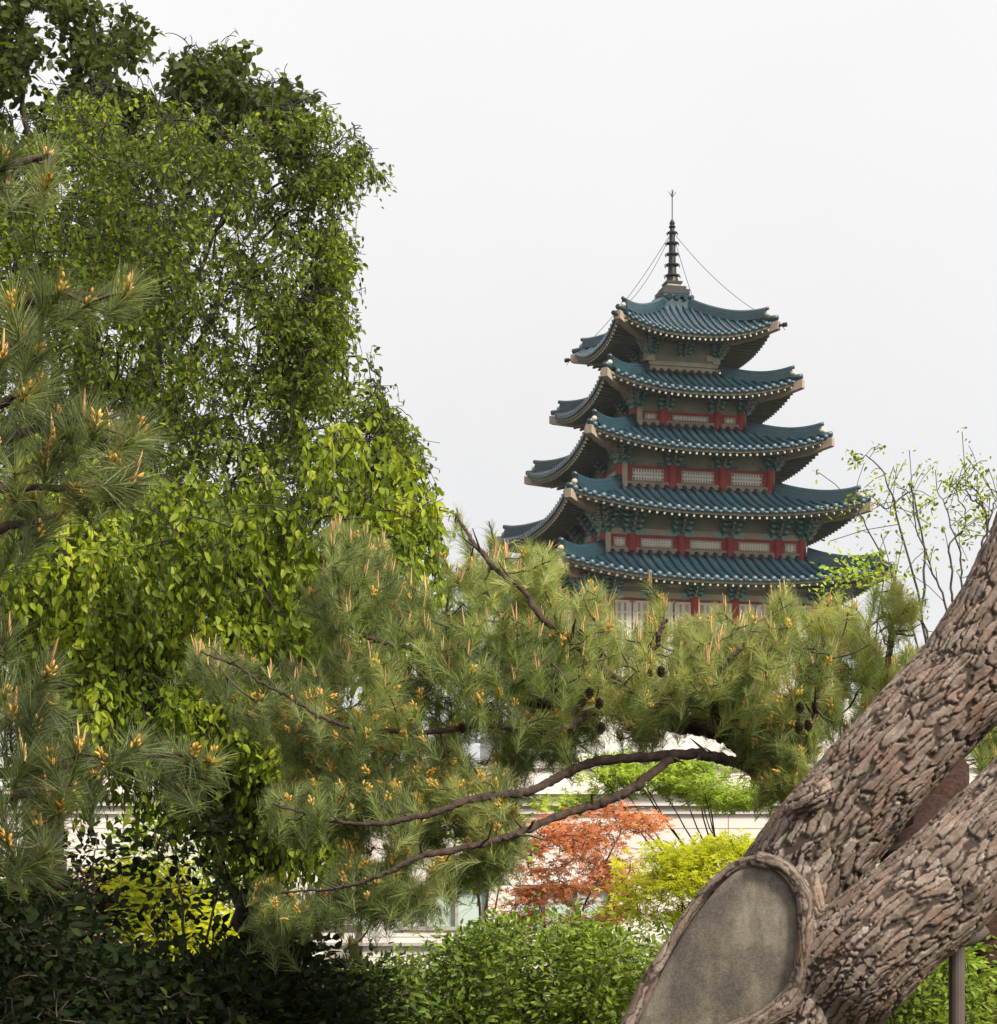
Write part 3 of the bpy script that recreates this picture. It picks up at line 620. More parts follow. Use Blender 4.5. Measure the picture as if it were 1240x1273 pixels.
def pollen(T, D, rng, frac, root, off, size=1.0, name='pollen_cones'):
    sel = rng.random(len(T)) < frac; T, D = T[sel], D[sel]; k = np.repeat(np.arange(len(T)), 11); n = len(k); A, B = frame(D)
    an = rng.random(n)*6.283; h = rng.random(n)*.042*size; ax = nrm(D+np.array((0, 0, .8)))
    out = A[k]*np.cos(an)[:, None]+B[k]*np.sin(an)[:, None]; P = T[k]-D[k]*.01+ax[k]*h[:, None]+out*(.007*size)
    V, f = blobs(P, nrm(ax[k]+out*.55), .019*size*rng.uniform(.8, 1.2, n), .0052*size*np.ones(n), rng, 5); r = np.clip(np.repeat(rng.random(len(T))*.5+.25, 11)+rng.normal(0, .2, n), 0, 1)
    clusters('pollen_cone', name, V, f, np.tile(r, len(f)//n), len(T), 11, M['pollen'], root, off, T)
def candles(T, D, rng, frac, root, off, size=1.0, many=3):
    sel = rng.random(len(T)) < frac; T, D = T[sel], D[sel]; k = np.repeat(np.arange(len(T)), many); n = len(k)
    ax = nrm(D[k]*.35+np.array((0, 0, 1.))+rng.normal(0, .13, (n, 3))); L = rng.uniform(.035, .10, n)*size
    V, f = blobs(T[k]+rng.normal(0, .006, (n, 3)), ax, L, .0044*size**.5*np.ones(n), rng, 6); r = rng.random(n); clusters('candle', 'candles', V, f, np.tile(r, len(f)//n), len(T), many, M['candle'], root, off, T)
def pine_cone(p, rng, root, off, s=.022):
    b = MB(); p = np.array(p)
    for i in range(7):
        z = (i/6-.5)*2; r = s*math.sqrt(max(.08, 1-z*z*.9))
        for j in range(8):
            a = j*math.pi/4+i*.4; q = np.array((math.cos(a), math.sin(a), 0)); c = p+q*r*.7+(0, 0, z*s*1.15); t = c+q*r*.55+(0, 0, s*.18); sd = np.array((-q[1], q[0], 0))*s*.3
            b.add([c-sd, c+sd, t+sd*.7, t-sd*.7, c+(0, 0, -s*.2)], [(0, 1, 2, 3), (4, 3, 2), (0, 3, 4), (1, 4, 2)])
    b.tube([p-(0, 0, s), p+(0, 0, s)], s*.7, 7); return b.build('pine_cone', M['cone'], root, off)
# --- the big leaning pine with the sealed wound
PB = np.array((*at(880, 1500, 8.1)[:2], 0.0))
def big_pine():
    root = empty('pine_tree', PB, 'large leaning pine with scaly forked trunk, sealed oval wound and long needled boughs', 'tree')
    rng = np.random.default_rng(11)
    A_ = [(790, 1640, 190, 8.55), (850, 1480, 165, 8.5), (885, 1380, 140, 8.45), (915, 1285, 112, 8.4), (952, 1185, 88, 8.3), (990, 1100, 75, 8.2), (1035, 1032, 70, 8.15), (1098, 955, 66, 8.1), (1160, 887, 66, 8.1), (1203, 843, 68, 8.1), (1252, 774, 71, 8.1), (1298, 690, 74, 8.15), (1340, 590, 74, 8.2), (1390, 440, 66, 8.4), (1420, 250, 56, 8.6)]
    B_ = [(900, 1420, 110, 8.5), (950, 1320, 88, 8.4), (1007, 1255, 82, 8.15), (1060, 1200, 78, 7.9), (1115, 1150, 72, 7.85), (1170, 1105, 72, 7.85), (1225, 1047, 67, 7.85), (1285, 985, 62, 7.85), (1350, 925, 60, 7.9), (1500, 820, 52, 8.0), (1650, 640, 44, 8.2)]
    lipL = [(950, 1068, 8, 7.86), (915, 1078, 8, 7.94), (881, 1107, 8, 8.0), (853, 1144, 8, 8.03), (828, 1186, 9, 8.05), (806, 1227, 12, 8.06), (786, 1270, 12, 8.07), (764, 1320, 13, 8.08), (740, 1400, 14, 8.1)]
    lipR = [(940, 1068, 9, 7.86), (976, 1080, 9, 7.82), (999, 1116, 10, 7.8), (1002, 1165, 11, 7.79), (995, 1213, 11, 7.79), (975, 1250, 14, 7.8), (938, 1275, 14, 7.82), (885, 1299, 15, 7.88), (830, 1336, 16, 7.98), (780, 1385, 16, 8.06)]
    chains = [pxspl(A_, 90), pxspl(B_, 70), pxspl(lipL, 40), pxspl(lipR, 50), pxspl([(x, y, r, Y+.07) for x, y, r, Y in lipL], 40), pxspl([(x, y, r+2, Y+.07) for x, y, r, Y in lipR], 40),
              pxspl([(1150, 1140, 30, 7.78), (1196, 1102, 34, 7.71), (1215, 1080, 28, 7.72)], 8), pxspl([(985, 1005, 16, 8.0), (1012, 990, 19, 7.96), (1030, 978, 14, 8.0)], 8),
              pxspl([(1010, 1020, 16, 8.16), (1003, 1060, 20, 8.05), (1000, 1110, 24, 7.95), (1010, 1170, 26, 7.88), (1015, 1230, 28, 7.84), (1000, 1290, 30, 7.82)], 24)]
    mb = MB()
    for P, r in chains:
        mb.tube(P, r, 20); 
        e = [P[0], P[-1]]
    raw = mb.build('trunk_raw', M['bark'])
    md = raw.modifiers.new('r', 'REMESH'); md.mode = 'VOXEL'; md.voxel_size = .0057; md.use_smooth_shade = True
    sm = raw.modifiers.new('s', 'SMOOTH'); sm.factor = .5; sm.iterations = 20
    dg = bpy.context.evaluated_depsgraph_get(); me = bpy.data.meshes.new_from_object(raw.evaluated_get(dg)); bpy.data.objects.remove(raw)
    n = len(me.vertices); V = np.zeros(n*3); me.vertices.foreach_get('co', V); V = V.reshape(-1, 3); Nv = np.zeros(n*3); me.vertices.foreach_get('normal', Nv); Nv = Nv.reshape(-1, 3)
    best = np.full(n, 1e9); bc = np.zeros((n, 3)); isl = np.zeros(n)
    for ci, (P, r) in enumerate(chains):
        if ci in (4, 5): continue
        T = nrm(np.gradient(P, axis=0)); ref = np.array((0, 1., 0)); a = nrm(np.cross(T, ref)); b = np.cross(a, T); s = np.concatenate([[0], np.cumsum(np.linalg.norm(np.diff(P, axis=0), axis=1))])
        dbest = np.full(n, 1e9); idx = np.zeros(n, int)
        for j in range(len(P)):
            d = np.linalg.norm(V-P[j], axis=1)-r[j]; u = d < dbest; dbest[u] = d[u]; idx[u] = j
        dv = V-P[idx]; al = np.sum(dv*T[idx], 1)
        loc = np.stack([np.sum(dv*a[idx], 1), np.sum(dv*b[idx], 1), (s[idx]+al)], 1)+ci*3.1
        bias = {2: -.012, 3: -.012, 8: .004}.get(ci, 0); u = dbest+bias < best; best[u] = (dbest+bias)[u]; bc[u] = loc[u]; isl[u] = 1.0 if ci in (2, 3) else (.5 if ci in (6, 7, 8) else 0)
    # bark plates: cells longer along the stem, edges warped, plates raised and fissures sunk
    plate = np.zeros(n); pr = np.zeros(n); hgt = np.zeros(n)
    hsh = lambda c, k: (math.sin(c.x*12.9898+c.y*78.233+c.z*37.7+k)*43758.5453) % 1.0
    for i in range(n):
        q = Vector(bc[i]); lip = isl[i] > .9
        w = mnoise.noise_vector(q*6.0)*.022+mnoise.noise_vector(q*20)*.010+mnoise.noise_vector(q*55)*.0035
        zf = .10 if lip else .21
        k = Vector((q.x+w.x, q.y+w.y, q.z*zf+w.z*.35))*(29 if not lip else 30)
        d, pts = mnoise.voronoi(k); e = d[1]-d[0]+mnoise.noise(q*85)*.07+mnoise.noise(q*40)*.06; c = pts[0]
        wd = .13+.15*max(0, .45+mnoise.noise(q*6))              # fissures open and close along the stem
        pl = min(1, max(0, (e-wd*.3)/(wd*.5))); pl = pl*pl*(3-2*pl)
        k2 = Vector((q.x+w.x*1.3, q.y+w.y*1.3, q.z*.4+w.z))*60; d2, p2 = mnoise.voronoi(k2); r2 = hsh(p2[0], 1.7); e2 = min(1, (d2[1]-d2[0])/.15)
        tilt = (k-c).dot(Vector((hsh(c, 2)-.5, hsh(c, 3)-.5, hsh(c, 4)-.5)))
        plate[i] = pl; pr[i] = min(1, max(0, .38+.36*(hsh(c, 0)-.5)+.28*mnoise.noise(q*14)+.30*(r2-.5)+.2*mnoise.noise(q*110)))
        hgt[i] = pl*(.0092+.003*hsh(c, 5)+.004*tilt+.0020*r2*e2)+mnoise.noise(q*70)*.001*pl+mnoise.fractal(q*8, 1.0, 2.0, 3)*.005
    amp = np.where(isl > .9, .28, 1.0); V2 = V+Nv*((hgt-.012)*amp)[:, None]-PB
    me.vertices.foreach_set('co', V2.ravel())
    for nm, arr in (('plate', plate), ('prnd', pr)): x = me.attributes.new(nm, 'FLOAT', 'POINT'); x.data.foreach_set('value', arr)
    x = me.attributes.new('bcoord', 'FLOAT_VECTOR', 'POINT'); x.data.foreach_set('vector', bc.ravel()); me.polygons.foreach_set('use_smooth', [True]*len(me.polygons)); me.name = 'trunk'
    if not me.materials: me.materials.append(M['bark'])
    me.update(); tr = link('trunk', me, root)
    # the cement that closes the wound, slightly domed
    outl = [(950, 1074), (916, 1084), (886, 1112), (859, 1148), (834, 1189), (812, 1231), (792, 1273), (771, 1322), (794, 1374), (838, 1332), (890, 1293), (938, 1269), (972, 1244), (991, 1209), (998, 1165), (992, 1118), (972, 1084)]
    dep = lambda x, y: 7.83+.2*max(0, min(1, (985-x)/170.)) 
    b = MB(); rings = []; c0 = np.array((905, 1190)); K = 10; nn = 64
    o2 = spl(np.array(outl+[outl[0]], float), nn+1)[:-1]
    VV = []
    for k in range(K+1):
        t = k/K
        for p in o2:
            q = c0+(p-c0)*t; VV.append(at(q[0], q[1], dep(*q)-.035*(1-t*t)))
    f = [(k*nn+j, k*nn+(j+1) % nn, (k+1)*nn+(j+1) % nn, (k+1)*nn+j)[::-1] for k in range(1, K) for j in range(nn)]+[(0, nn+(j+1) % nn, nn+j)[::-1] for j in range(nn)]
    back = [at(q[0], q[1], dep(*q)+.12) for q in o2]; VV += back; f += [(K*nn+j, K*nn+(j+1) % nn, (K+1)*nn+(j+1) % nn, (K+1)*nn+j)[::-1] for j in range(nn)]
    b.add(VV, f); wo = b.build('wound_filling', M['wound'], root, PB, smooth=True); wo['label'] = 'smooth grey brown filling that closes the oval trunk wound'
    # boughs
    BO = [('redbough', [(1120, 1010, 30, 8.4), (1045, 985, 28, 8.75), (985, 972, 24, 8.85), (945, 955, 21, 8.9), (925, 925, 20, 8.95), (895, 912, 18, 9.0), (850, 905, 14, 9.0), (800, 893, 10, 9.0), (745, 882, 8, 8.9), (690, 880, 6, 8.8), (620, 868, 4, 8.8)]),
          ('pinebough', [(1000, 972, 14, 8.8), (960, 960, 10, 8.75), (915, 948, 8, 8.7), (860, 939, 8, 8.6), (800, 938, 7, 8.55), (735, 943, 7, 8.5), (700, 958, 6.5, 8.4), (655, 980, 6, 8.2), (600, 990, 6, 8.02), (545, 1004, 5, 7.92), (480, 1021, 4, 7.88), (410, 1018, 2.5, 7.95), (340, 1000, 1.5, 8.1)]),
          ('pinebough', [(850, 940, 6, 8.6), (815, 960, 6.5, 8.5), (780, 985, 6.5, 8.45), (720, 1008, 6, 8.4), (660, 1027, 5.5, 8.2), (615, 1040, 5, 8.0), (560, 1050, 5, 7.9), (510, 1060, 4.5, 7.86), (470, 1085, 3.5, 7.85), (420, 1103, 2.5, 7.9), (350, 1110, 1.5, 8.0)]),
          ('pinebough', [(850, 905, 10, 9.0), (815, 880, 10, 8.75), (780, 855, 8, 8.5), (740, 825, 7, 8.36), (715, 795, 6, 8.34), (680, 770, 5, 8.36), (650, 735, 4, 8.44), (615, 705, 4, 8.6), (585, 675, 3, 8.8), (568, 640, 2, 9.0)]),
          ('pinebough', [(905, 908, 9, 8.9), (888, 890, 7, 8.6), (884, 860, 4, 8.5), (900, 830, 3, 8.45), (925, 800, 2, 8.5)]),
          ('pinebough', [(985, 972, 9, 8.8), (1000, 930, 6, 8.6), (1012, 885, 4.5, 8.5), (1018, 835, 3.5, 8.45), (1022, 790, 2, 8.45)]),
          ('pinebough', [(785, 858, 6, 8.52), (800, 825, 4, 8.42), (812, 795, 3, 8.4), (830, 770, 2, 8.45)]),
          ('pinebough', [(690, 880, 5, 8.8), (640, 850, 5, 8.7), (580, 835, 4, 8.6), (520, 810, 3.5, 8.5), (460, 790, 3, 8.5), (430, 760, 2, 8.5), (415, 700, 2, 8.5)]),
          ('pinebough', [(745, 882, 6, 8.9), (690, 905, 5, 8.6), (600, 900, 5, 8.4), (520, 905, 4, 8.3), (440, 900, 3, 8.2), (370, 870, 2.5, 8.2), (300, 830, 2, 8.2), (250, 810, 1.5, 8.2)]),
          ('pinebough', [(1040, 985, 10, 8.75), (1075, 930, 8, 9.3), (1090, 880, 6, 9.4), (1095, 830, 5, 9.4), (1110, 780, 4, 9.4), (1130, 750, 2.5, 9.4)])]
    skel = []; stubs = []
    for m_, pts in BO:
        P, r = pxspl(pts, 150); P = rough(P, rng, .03)+rng.normal(0, .0012, (150, 3)); r = r*.84*(1+.05*np.sin(np.arange(150)*.9)+rng.normal(0, .05, 150)); skel.append(P[20::2])
        for i in rng.integers(20, 145, 9):                      # snags and short side twigs
            e = P[i]+rdir(rng, 1)[0]*rng.uniform(.05, .16)+np.array((0, -.04, .02)); stubs.append((np.array([P[i], (P[i]+e)/2+rng.normal(0, .01, 3), e]), np.array([r[i]*.35+.002, r[i]*.22+.002, .002])))
        b = MB(); b.tube(P, np.maximum(r, .003), 12, cap=True)
        v_ = b.v[0]; v_ += rng.normal(0, 1, v_.shape)*np.repeat(r, 12)[:, None]*.06; o = b.build('bough', M[m_], root, PB, smooth=True)
    skel = np.concatenate(skel)
    regs = [([(372, 742), (400, 690), (415, 660), (455, 655), (490, 690), (520, 745), (555, 735), (560, 690), (595, 690), (640, 705), (668, 678), (690, 690), (712, 730), (750, 725), (770, 740), (800, 725), (830, 760), (860, 775), (935, 760), (980, 745), (1030, 745), (1075, 765), (1085, 800), (1075, 850), (1040, 890), (1010, 940), (960, 930), (900, 895), (840, 900), (790, 925), (720, 930), (640, 960), (560, 990), (470, 1010), (390, 1000), (335, 990), (370, 940), (300, 888), (245, 830), (240, 805), (330, 815), (430, 830), (400, 780)], 1950, 8.9, .85, 70),
            ([(335, 985), (420, 960), (520, 960), (620, 960), (680, 965), (655, 1000), (640, 1050), (600, 1090), (570, 1105), (520, 1080), (440, 1060), (370, 1050)], 430, 8.35, .5, 60),
            ([(300, 1115), (360, 1092), (430, 1085), (500, 1060), (560, 1085), (550, 1120), (490, 1120), (440, 1165), (380, 1165), (325, 1160)], 230, 8.15, .35, 50),
            ([(1085, 735), (1110, 722), (1150, 728), (1148, 760), (1120, 775), (1090, 765)], 26, 9.4, .25, 40),
            ([(940, 950), (1010, 900), (1050, 880), (1090, 850), (1130, 815), (1110, 860), (1040, 950), (985, 985), (950, 985)], 70, 8.9, .3, 50),
            ([(700, 690), (640, 660), (560, 640), (555, 690), (600, 740), (700, 760)], 14, 9.1, .3, 50),
            ([(850, 800), (950, 800), (960, 900), (860, 900)], 110, 9.2, .4, 41), ([(1000, 752), (1075, 770), (1085, 800), (1080, 860), (1010, 860)], 70, 9.3, .4, 41), ([(925, 900), (1000, 885), (1025, 930), (1000, 1000), (960, 990), (930, 960)], 75, 8.55, .25, 41), ([(880, 770), (1000, 760), (1000, 830), (880, 830)], 50, 9.5, .3, 41)]
    T = np.concatenate([region(p, n_, Y, t_, rng, fl, 0 if fl == 41 else .44, 52, 3, 12 if n_ > 100 else 0) for p, n_, Y, t_, fl in regs])
    tw, d = grow(skel, T, rng); D = nrm(d*.55+np.array((0, -.12, .62))+rng.normal(0, .28, T.shape))
    # leaders that stand clear against the sky
    LT = []; LD = []
    for pts in ([(595, 700), (578, 670), (568, 632)], [(640, 705), (618, 680), (608, 648)], [(672, 720), (670, 690)], [(455, 700), (452, 660)], [(415, 700), (412, 668)], [(555, 760), (560, 715), (548, 690)]):
        P = spl(np.array([at(x, y, 9.1 if x > 500 else 8.5) for x, y in pts]), 8); tw.append((P, np.linspace(.006, .003, 8)))
        for i in range(2, 8, 2): LT.append(P[i]); LD.append(nrm(P[i]-P[i-2]+np.array((0, 0, .02))))
    T = np.concatenate([T, LT]); D = np.concatenate([D, LD])
    tubes('twigs', tw+stubs, M['twig'], root, PB)
    tint = np.clip(.38+.13*rng.normal(size=len(T))+.35*np.array([mnoise.noise(Vector(p)*2.6) for p in T])+.00045*((T[:, 0]/T[:, 1]*F+CX)-600), .05, .85)  # tint rises to the right: sunlit side of the crown put into needle colour
    needles('needles', T, D, rng, 104, .088, .0018, M['needle'], root, PB, tint, .17)
    topness = (HY-(T[:, 2]-CAMZ)/T[:, 1]*F)                       # height in the crown decides which shoots carry long candles
    hi = topness < 860
    k_ = ~hi | (rng.random(len(T)) < .2); pollen(T[k_], D[k_], rng, .5, root, PB, .92)
    candles(T[hi], D[hi], rng, .34, root, PB, 1.0, 2)
    Q = at(735, 850, 8.75); 
    for px, py in ((722, 790), (745, 812), (705, 800), (690, 855), (733, 862), (724, 872), (748, 905), (760, 845), (800, 843), (806, 838), (822, 835), (628, 773), (575, 905), (745, 875), (690, 840), (675, 800), (995, 880), (993, 905), (1005, 902), (610, 880)):
        pine_cone(at(px, py, 8.12+.25*rng.random()), rng, root, PB, .019)
    # red limb behind the fork and its needles
    P, r = pxspl([(1120, 1080, 26, 8.5), (1165, 1015, 26, 8.9), (1185, 975, 24, 9.1), (1180, 950, 20, 9.2), (1215, 900, 18, 9.4), (1260, 850, 14, 9.6)], 40); b = MB(); b.tube(rough(P, rng, .02), r*(1+rng.normal(0, .08, 40)), 12); b.build('bough', M['redbough'], root, PB, smooth=True)
    return root
big_pine()
# --- the near pine reaching in from the left
def near_pine():
    base = np.array((-3.6, 5.2, 0)); root = empty('pine_tree', base, 'dark long needled pine whose branch tips with orange pollen cones enter from the left edge', 'tree')
    rng = np.random.default_rng(4); Yd = 4.9
    b = MB(); P = rough(np.array([base+(0, 0, z) for z in np.linspace(0, 6.5, 30)]), rng, .15); b.tube(P, np.linspace(.19, .06, 30), 12); b.build('trunk', M['greybark'], root, base, smooth=True)
    limbs = [[(-90, 260), (-20, 215), (30, 200), (62, 192)], [(-120, 400), (-30, 378), (40, 372), (100, 366), (165, 362)], [(-100, 440), (0, 432), (40, 430)], [(-120, 590), (-30, 560), (40, 535), (100, 520), (150, 515)], [(-100, 560), (0, 505), (30, 490)],
             [(-120, 620), (-20, 612), (60, 606), (140, 602)], [(-120, 690), (-20, 660), (30, 650), (70, 640)], [(-60, 920), (0, 900), (35, 870), (52, 835)], [(-60, 800), (-15, 800), (8, 790)], [(-140, 970), (-20, 962), (60, 952), (140, 944), (230, 940), (270, 945)], [(-120, 1010), (-20, 1000), (40, 985), (90, 975)], [(-100, 1060), (0, 1040), (50, 1030)], [(-80, 1090), (0, 1075), (45, 1068)]]
    tips = [(62, 190, 3), (20, 205, 2), (15, 235, 2), (50, 225, 2), (165, 362, 4), (140, 370, 3), (100, 368, 3), (66, 366, 4), (35, 372, 3), (8, 372, 3), (120, 380, 2), (20, 430, 3), (48, 428, 3), (60, 440, 2), (0, 440, 2),
            (40, 492, 3), (10, 490, 3), (25, 505, 2), (75, 520, 3), (118, 520, 4), (100, 530, 3), (150, 540, 4), (172, 538, 4), (60, 545, 3), (30, 550, 3), (0, 560, 3), (85, 555, 2), (140, 560, 3), (180, 555, 2), (55, 585, 3), (100, 575, 3), (20, 590, 3),
            (120, 605, 3), (152, 602, 4), (90, 612, 3), (60, 620, 3), (25, 610, 3), (0, 630, 3), (40, 645, 3), (70, 650, 3), (105, 630, 2), (20, 670, 2), (55, 675, 2), (150, 615, 2), (0, 660, 2),
            (52, 838, 4), (40, 870, 4), (60, 880, 3), (20, 890, 3), (45, 905, 3), (10, 870, 2), (75, 895, 2), (8, 790, 3), (0, 815, 3), (-5, 760, 2),
            (100, 935, 4), (130, 945, 3), (175, 938, 4), (205, 950, 3), (240, 950, 4), (262, 945, 4), (70, 950, 4), (40, 945, 4), (10, 960, 3), (60, 975, 3), (90, 985, 3), (120, 970, 3), (225, 985, 2), (215, 965, 2), (20, 990, 3), (50, 1000, 3), (0, 1000, 3),
            (15, 1040, 3), (45, 1035, 3), (30, 1060, 3), (60, 1055, 2), (0, 1075, 3), (40, 1085, 2), (70, 1020, 2)]
    skel = []; tw = []
    for l in limbs:
        P = rough(spl(np.array([at(x, y, Yd+rng.normal(0, .08)) for x, y in l]), 26), rng, .012); skel.append(P); 
        a = base+np.array((0, 0, max(.8, P[0][2]-.35))); Q = spl(np.array([a, (a+P[0])/2+(0, 0, -.03), P[0]]), 8); b = MB(); b.tube(np.concatenate([Q[:-1], P]), np.linspace(.022, .005, 33), 7); b.build('bough', M['pinebough'], root, base, smooth=True)
    T = []
    for x, y, k in tips:
        for _ in range(2 if k > 3 else 1): T.append(at(x+rng.normal(0, 9), y+rng.normal(0, 8), Yd+rng.uniform(-.22, .22)))
    T = np.array(T); tw, d = grow(np.concatenate(skel), T, rng, .006, .003); D = nrm(d*.5+np.array((.25, -.15, .55))+rng.normal(0, .2, T.shape))
    tubes('twigs', tw, M['twig'], root, base)
    needles('needles', T, D, rng, 150, .112, .0019, M['needle_near'], root, base, np.clip(.38+.16*rng.normal(size=len(T)), .05, .8), .12)
    pollen(T, D, rng, .62, root, base, .9); candles(T, D, rng, .16, root, base, .95, 2)
    for px, py in ((128, 552), (2, 205), (18, 615), (160, 548)): pine_cone(at(px, py, Yd-.1), rng, root, base, .014)
near_pine()
# ------------------------------------------------------------------ broadleaf trees
def strands(T, rng, L0, L1, step, ll, droop=(.7, 1.0), side=.12):
    """hanging twigs from every point with leaves along them -> twig curves, leaf positions and directions"""
    tw = []; LP = []; LD = []
    for t in T:
        L = rng.uniform(L0, L1); dr = rng.uniform(*droop); a = rng.random()*6.283; h = np.array((math.cos(a), math.sin(a), 0)); n = max(3, int(L/step)); u = np.linspace(0, 1, n)[:, None]
        P = t+np.array((0, 0, L*.45*dr))-h*L*side*1.0+h*L*.5*np.sqrt(u)*side*4+np.array((0, 0, -1))*L*(dr*u**1.5-.12*u*(1-u)*4)+rng.normal(0, .012, (n, 3)); tw.append((P[::max(1, n//5)], .0022))
        d = np.gradient(P, axis=0); d = nrm(d); LP.append(P); LD.append(d)
    return tw, np.concatenate(LP), np.concatenate(LD)
def leafdirs(LD, rng, hang=.55, spread=.6):
    n = len(LD); D = nrm(LD*.3+np.array((0, 0, -hang))+rng.normal(0, spread*.55, (n, 3))); return D, nrm(rng.normal(0, .75, (n, 3))+np.array((.1, -.45, .8)))
def limbset(base, ends, rng, r, m, root, name='limb'):
    """trunk limbs from the base to each end"""
    sk = []
    for i, e in enumerate(ends):
        e = np.array(e); mid = base*(.55)+e*.45; mid[2] = base[2]+(e[2]-base[2])*.62; P = rough(spl(np.array([base, base*.8+mid*.2+(0, 0, .3), mid, e]), 34), rng, .12); q = MB(); q.tube(P, np.linspace(r, .012, 34), 8); q.build(name, m, root, base, smooth=True); sk.append(P[4:])
    return np.concatenate(sk)
def weeping(name, label, px0, Y, polys, n, mat_, ll, lw, seed, T_, L=(.35, .9), step=.045, tint=.45, gap=.4, trunk_r=.16, ends=(), twm='twig_dark', gs=80, cat='tree', droop=(.7, 1.0), side=.12, hang=.55, spread=.6, arcs=(), rag=26):
    rng = np.random.default_rng(seed); base = np.array(((px0-CX)/F*Y, Y, 0.0)); root = empty(name, base, label, cat)
    T = np.concatenate([region(p, int(n*w), Y, T_, rng, 110, gap, gs, seed, rag) for p, w in polys])
    b = MB(); top = at(ends[0][0], ends[0][1], Y); P = rough(np.array([base*(1-u)+(base*.7+top*.3)*u for u in np.linspace(0, 1, 16)]), rng, .1); b.tube(P, np.linspace(trunk_r, trunk_r*.75, 16), 12); b.build('trunk', M['greybark'], root, base, smooth=True)
    b0 = P[-1]; sk = []
    for e in ends:
        e3 = at(e[0], e[1], Y+rng.normal(0, T_*.4)); mid = b0*.5+e3*.5+np.array((0, 0, .12*np.linalg.norm(e3-b0))); Q = rough(spl(np.array([b0, mid, e3]), 30), rng, .15); q = MB(); q.tube(Q, np.linspace(trunk_r*.42, .006, 30), 8); q.build('limb', M[twm], root, base, smooth=True); sk.append(Q)
    sk = np.concatenate(sk)
    sub = T[rng.random(len(T)) < .45]; tw, d = grow(sk, sub+np.array((0, 0, .25)), rng, .014, .003, -.15)
    ts, LP, LD = strands(T, rng, L[0], L[1], step, ll, droop, side); tw += ts
    for a_ in arcs:                                             # arching outer twigs with leaves hanging from them
        P = rough(spl(np.array([at(x, y, Y+rng.normal(0, .5) if i == 0 else Y) for i, (x, y) in enumerate(a_)]), 24), rng, .08); tw.append((P, np.linspace(.012, .003, 24)))
        hp_ = P[8:][rng.random(16) < .85]; hp_ = hp_+rng.normal(0, .05, hp_.shape); t2, p2, d2 = strands(hp_+np.array((0, 0, -.12)), rng, .08, .55, step, ll, (.6, 1.0), .15); tw += t2; LP = np.concatenate([LP, p2]); LD = np.concatenate([LD, d2])
    k = rng.random(len(LP)) < .92; LP, LD = LP[k], LD[k]; D, Nn = leafdirs(LD, rng, hang, spread)
    sz = rng.uniform(.6, 1.15, len(LP)); nz = np.array([mnoise.noise(Vector(p)*2.2) for p in LP]); r = np.clip(rng.normal(tint, .16, len(LP))+.42*nz, 0, 1); tubes('twigs', tw, M[twm], root, base, 4)
    leaves('leaves', LP, D, Nn, ll*sz, lw*sz, r, M[mat_], root, base); print(label[:30], len(LP))
    return root
weeping('broadleaf_tree', 'tall dark leaved tree whose rounded leafy tips stand against the sky at the top left', 60, 18,
        [([(-60, -120), (40, -110), (82, -30), (78, 25), (40, 60), (60, 110), (0, 150), (-60, 150)], .3), ([(100, 60), (125, 20), (165, 28), (168, 60), (200, 95), (215, 130), (200, 190), (60, 240), (40, 130)], .33), ([(212, 85), (250, 68), (300, 85), (330, 105), (330, 125), (250, 110), (222, 130)], .1), ([(295, 120), (330, 100), (375, 128), (350, 165), (325, 182), (295, 165)], .13), ([(195, 105), (300, 118), (345, 175), (200, 200)], .14), ([(-60, 150), (0, 160), (60, 240), (200, 190), (300, 250), (200, 420), (-60, 420)], .25)],
        1500, 'leaf_dark', .10, .08, 21, 1.7, (.2, .55), .045, .45, .50, .24, [(30, 20), (140, 50), (290, 100), (340, 120), (60, 160), (180, 200), (10, 140)], gs=40, droop=(-.5, .6), side=.45, hang=.3, spread=1.0)
weeping('weeping_tree', 'big olive green weeping tree with arching twigs hanging down its right side', 20, 14.2,
        [([(-60, 170), (40, 140), (150, 130), (240, 150), (330, 165), (335, 180), (355, 210), (362, 250), (378, 290), (395, 330), (400, 400), (385, 470), (420, 525), (440, 590), (440, 640), (430, 720), (380, 820), (300, 880), (150, 900), (-60, 880)], .86),
         ([(360, 170), (418, 148), (415, 160), (380, 185)], .01), ([(400, 190), (445, 205), (450, 235), (432, 265), (405, 240)], .025), ([(395, 300), (425, 325), (430, 400), (425, 470), (390, 450)], .05), ([(350, 390), (430, 390), (450, 470), (470, 540), (360, 550)], .07), ([(455, 520), (490, 525), (512, 560), (508, 585), (470, 600)], .03), ([(440, 640), (480, 610), (520, 625), (548, 655), (545, 690), (500, 700)], .03)],
        7200, 'leaf_olive', .056, .032, 22, 2.1, (.15, .5), .031, .36, .50, .13, [(120, 200), (230, 230), (320, 210), (330, 300), (270, 380), (320, 450), (380, 550), (90, 400), (200, 560), (330, 560), (420, 640), (0, 600), (60, 300)], gs=46, droop=(-.2, .9), side=.4, hang=.4, spread=.9, arcs=[[(280, 250), (340, 195), (410, 190), (448, 225)], [(270, 220), (340, 172), (420, 150)], [(300, 300), (380, 215), (420, 240), (418, 285)], [(320, 340), (385, 290), (420, 315), (428, 400)], [(340, 380), (395, 320), (425, 350), (425, 460)], [(320, 300), (375, 255), (400, 290), (402, 350)],
            [(360, 470), (430, 440), (465, 470), (490, 540)], [(380, 520), (450, 490), (495, 520), (514, 575)], [(380, 540), (450, 520), (490, 560), (480, 610)], [(400, 640), (470, 600), (520, 625), (550, 660)], [(300, 420), (385, 390), (415, 430), (420, 520)], [(330, 240), (385, 205), (420, 240)], [(400, 620), (480, 640), (540, 690), (545, 740)]])
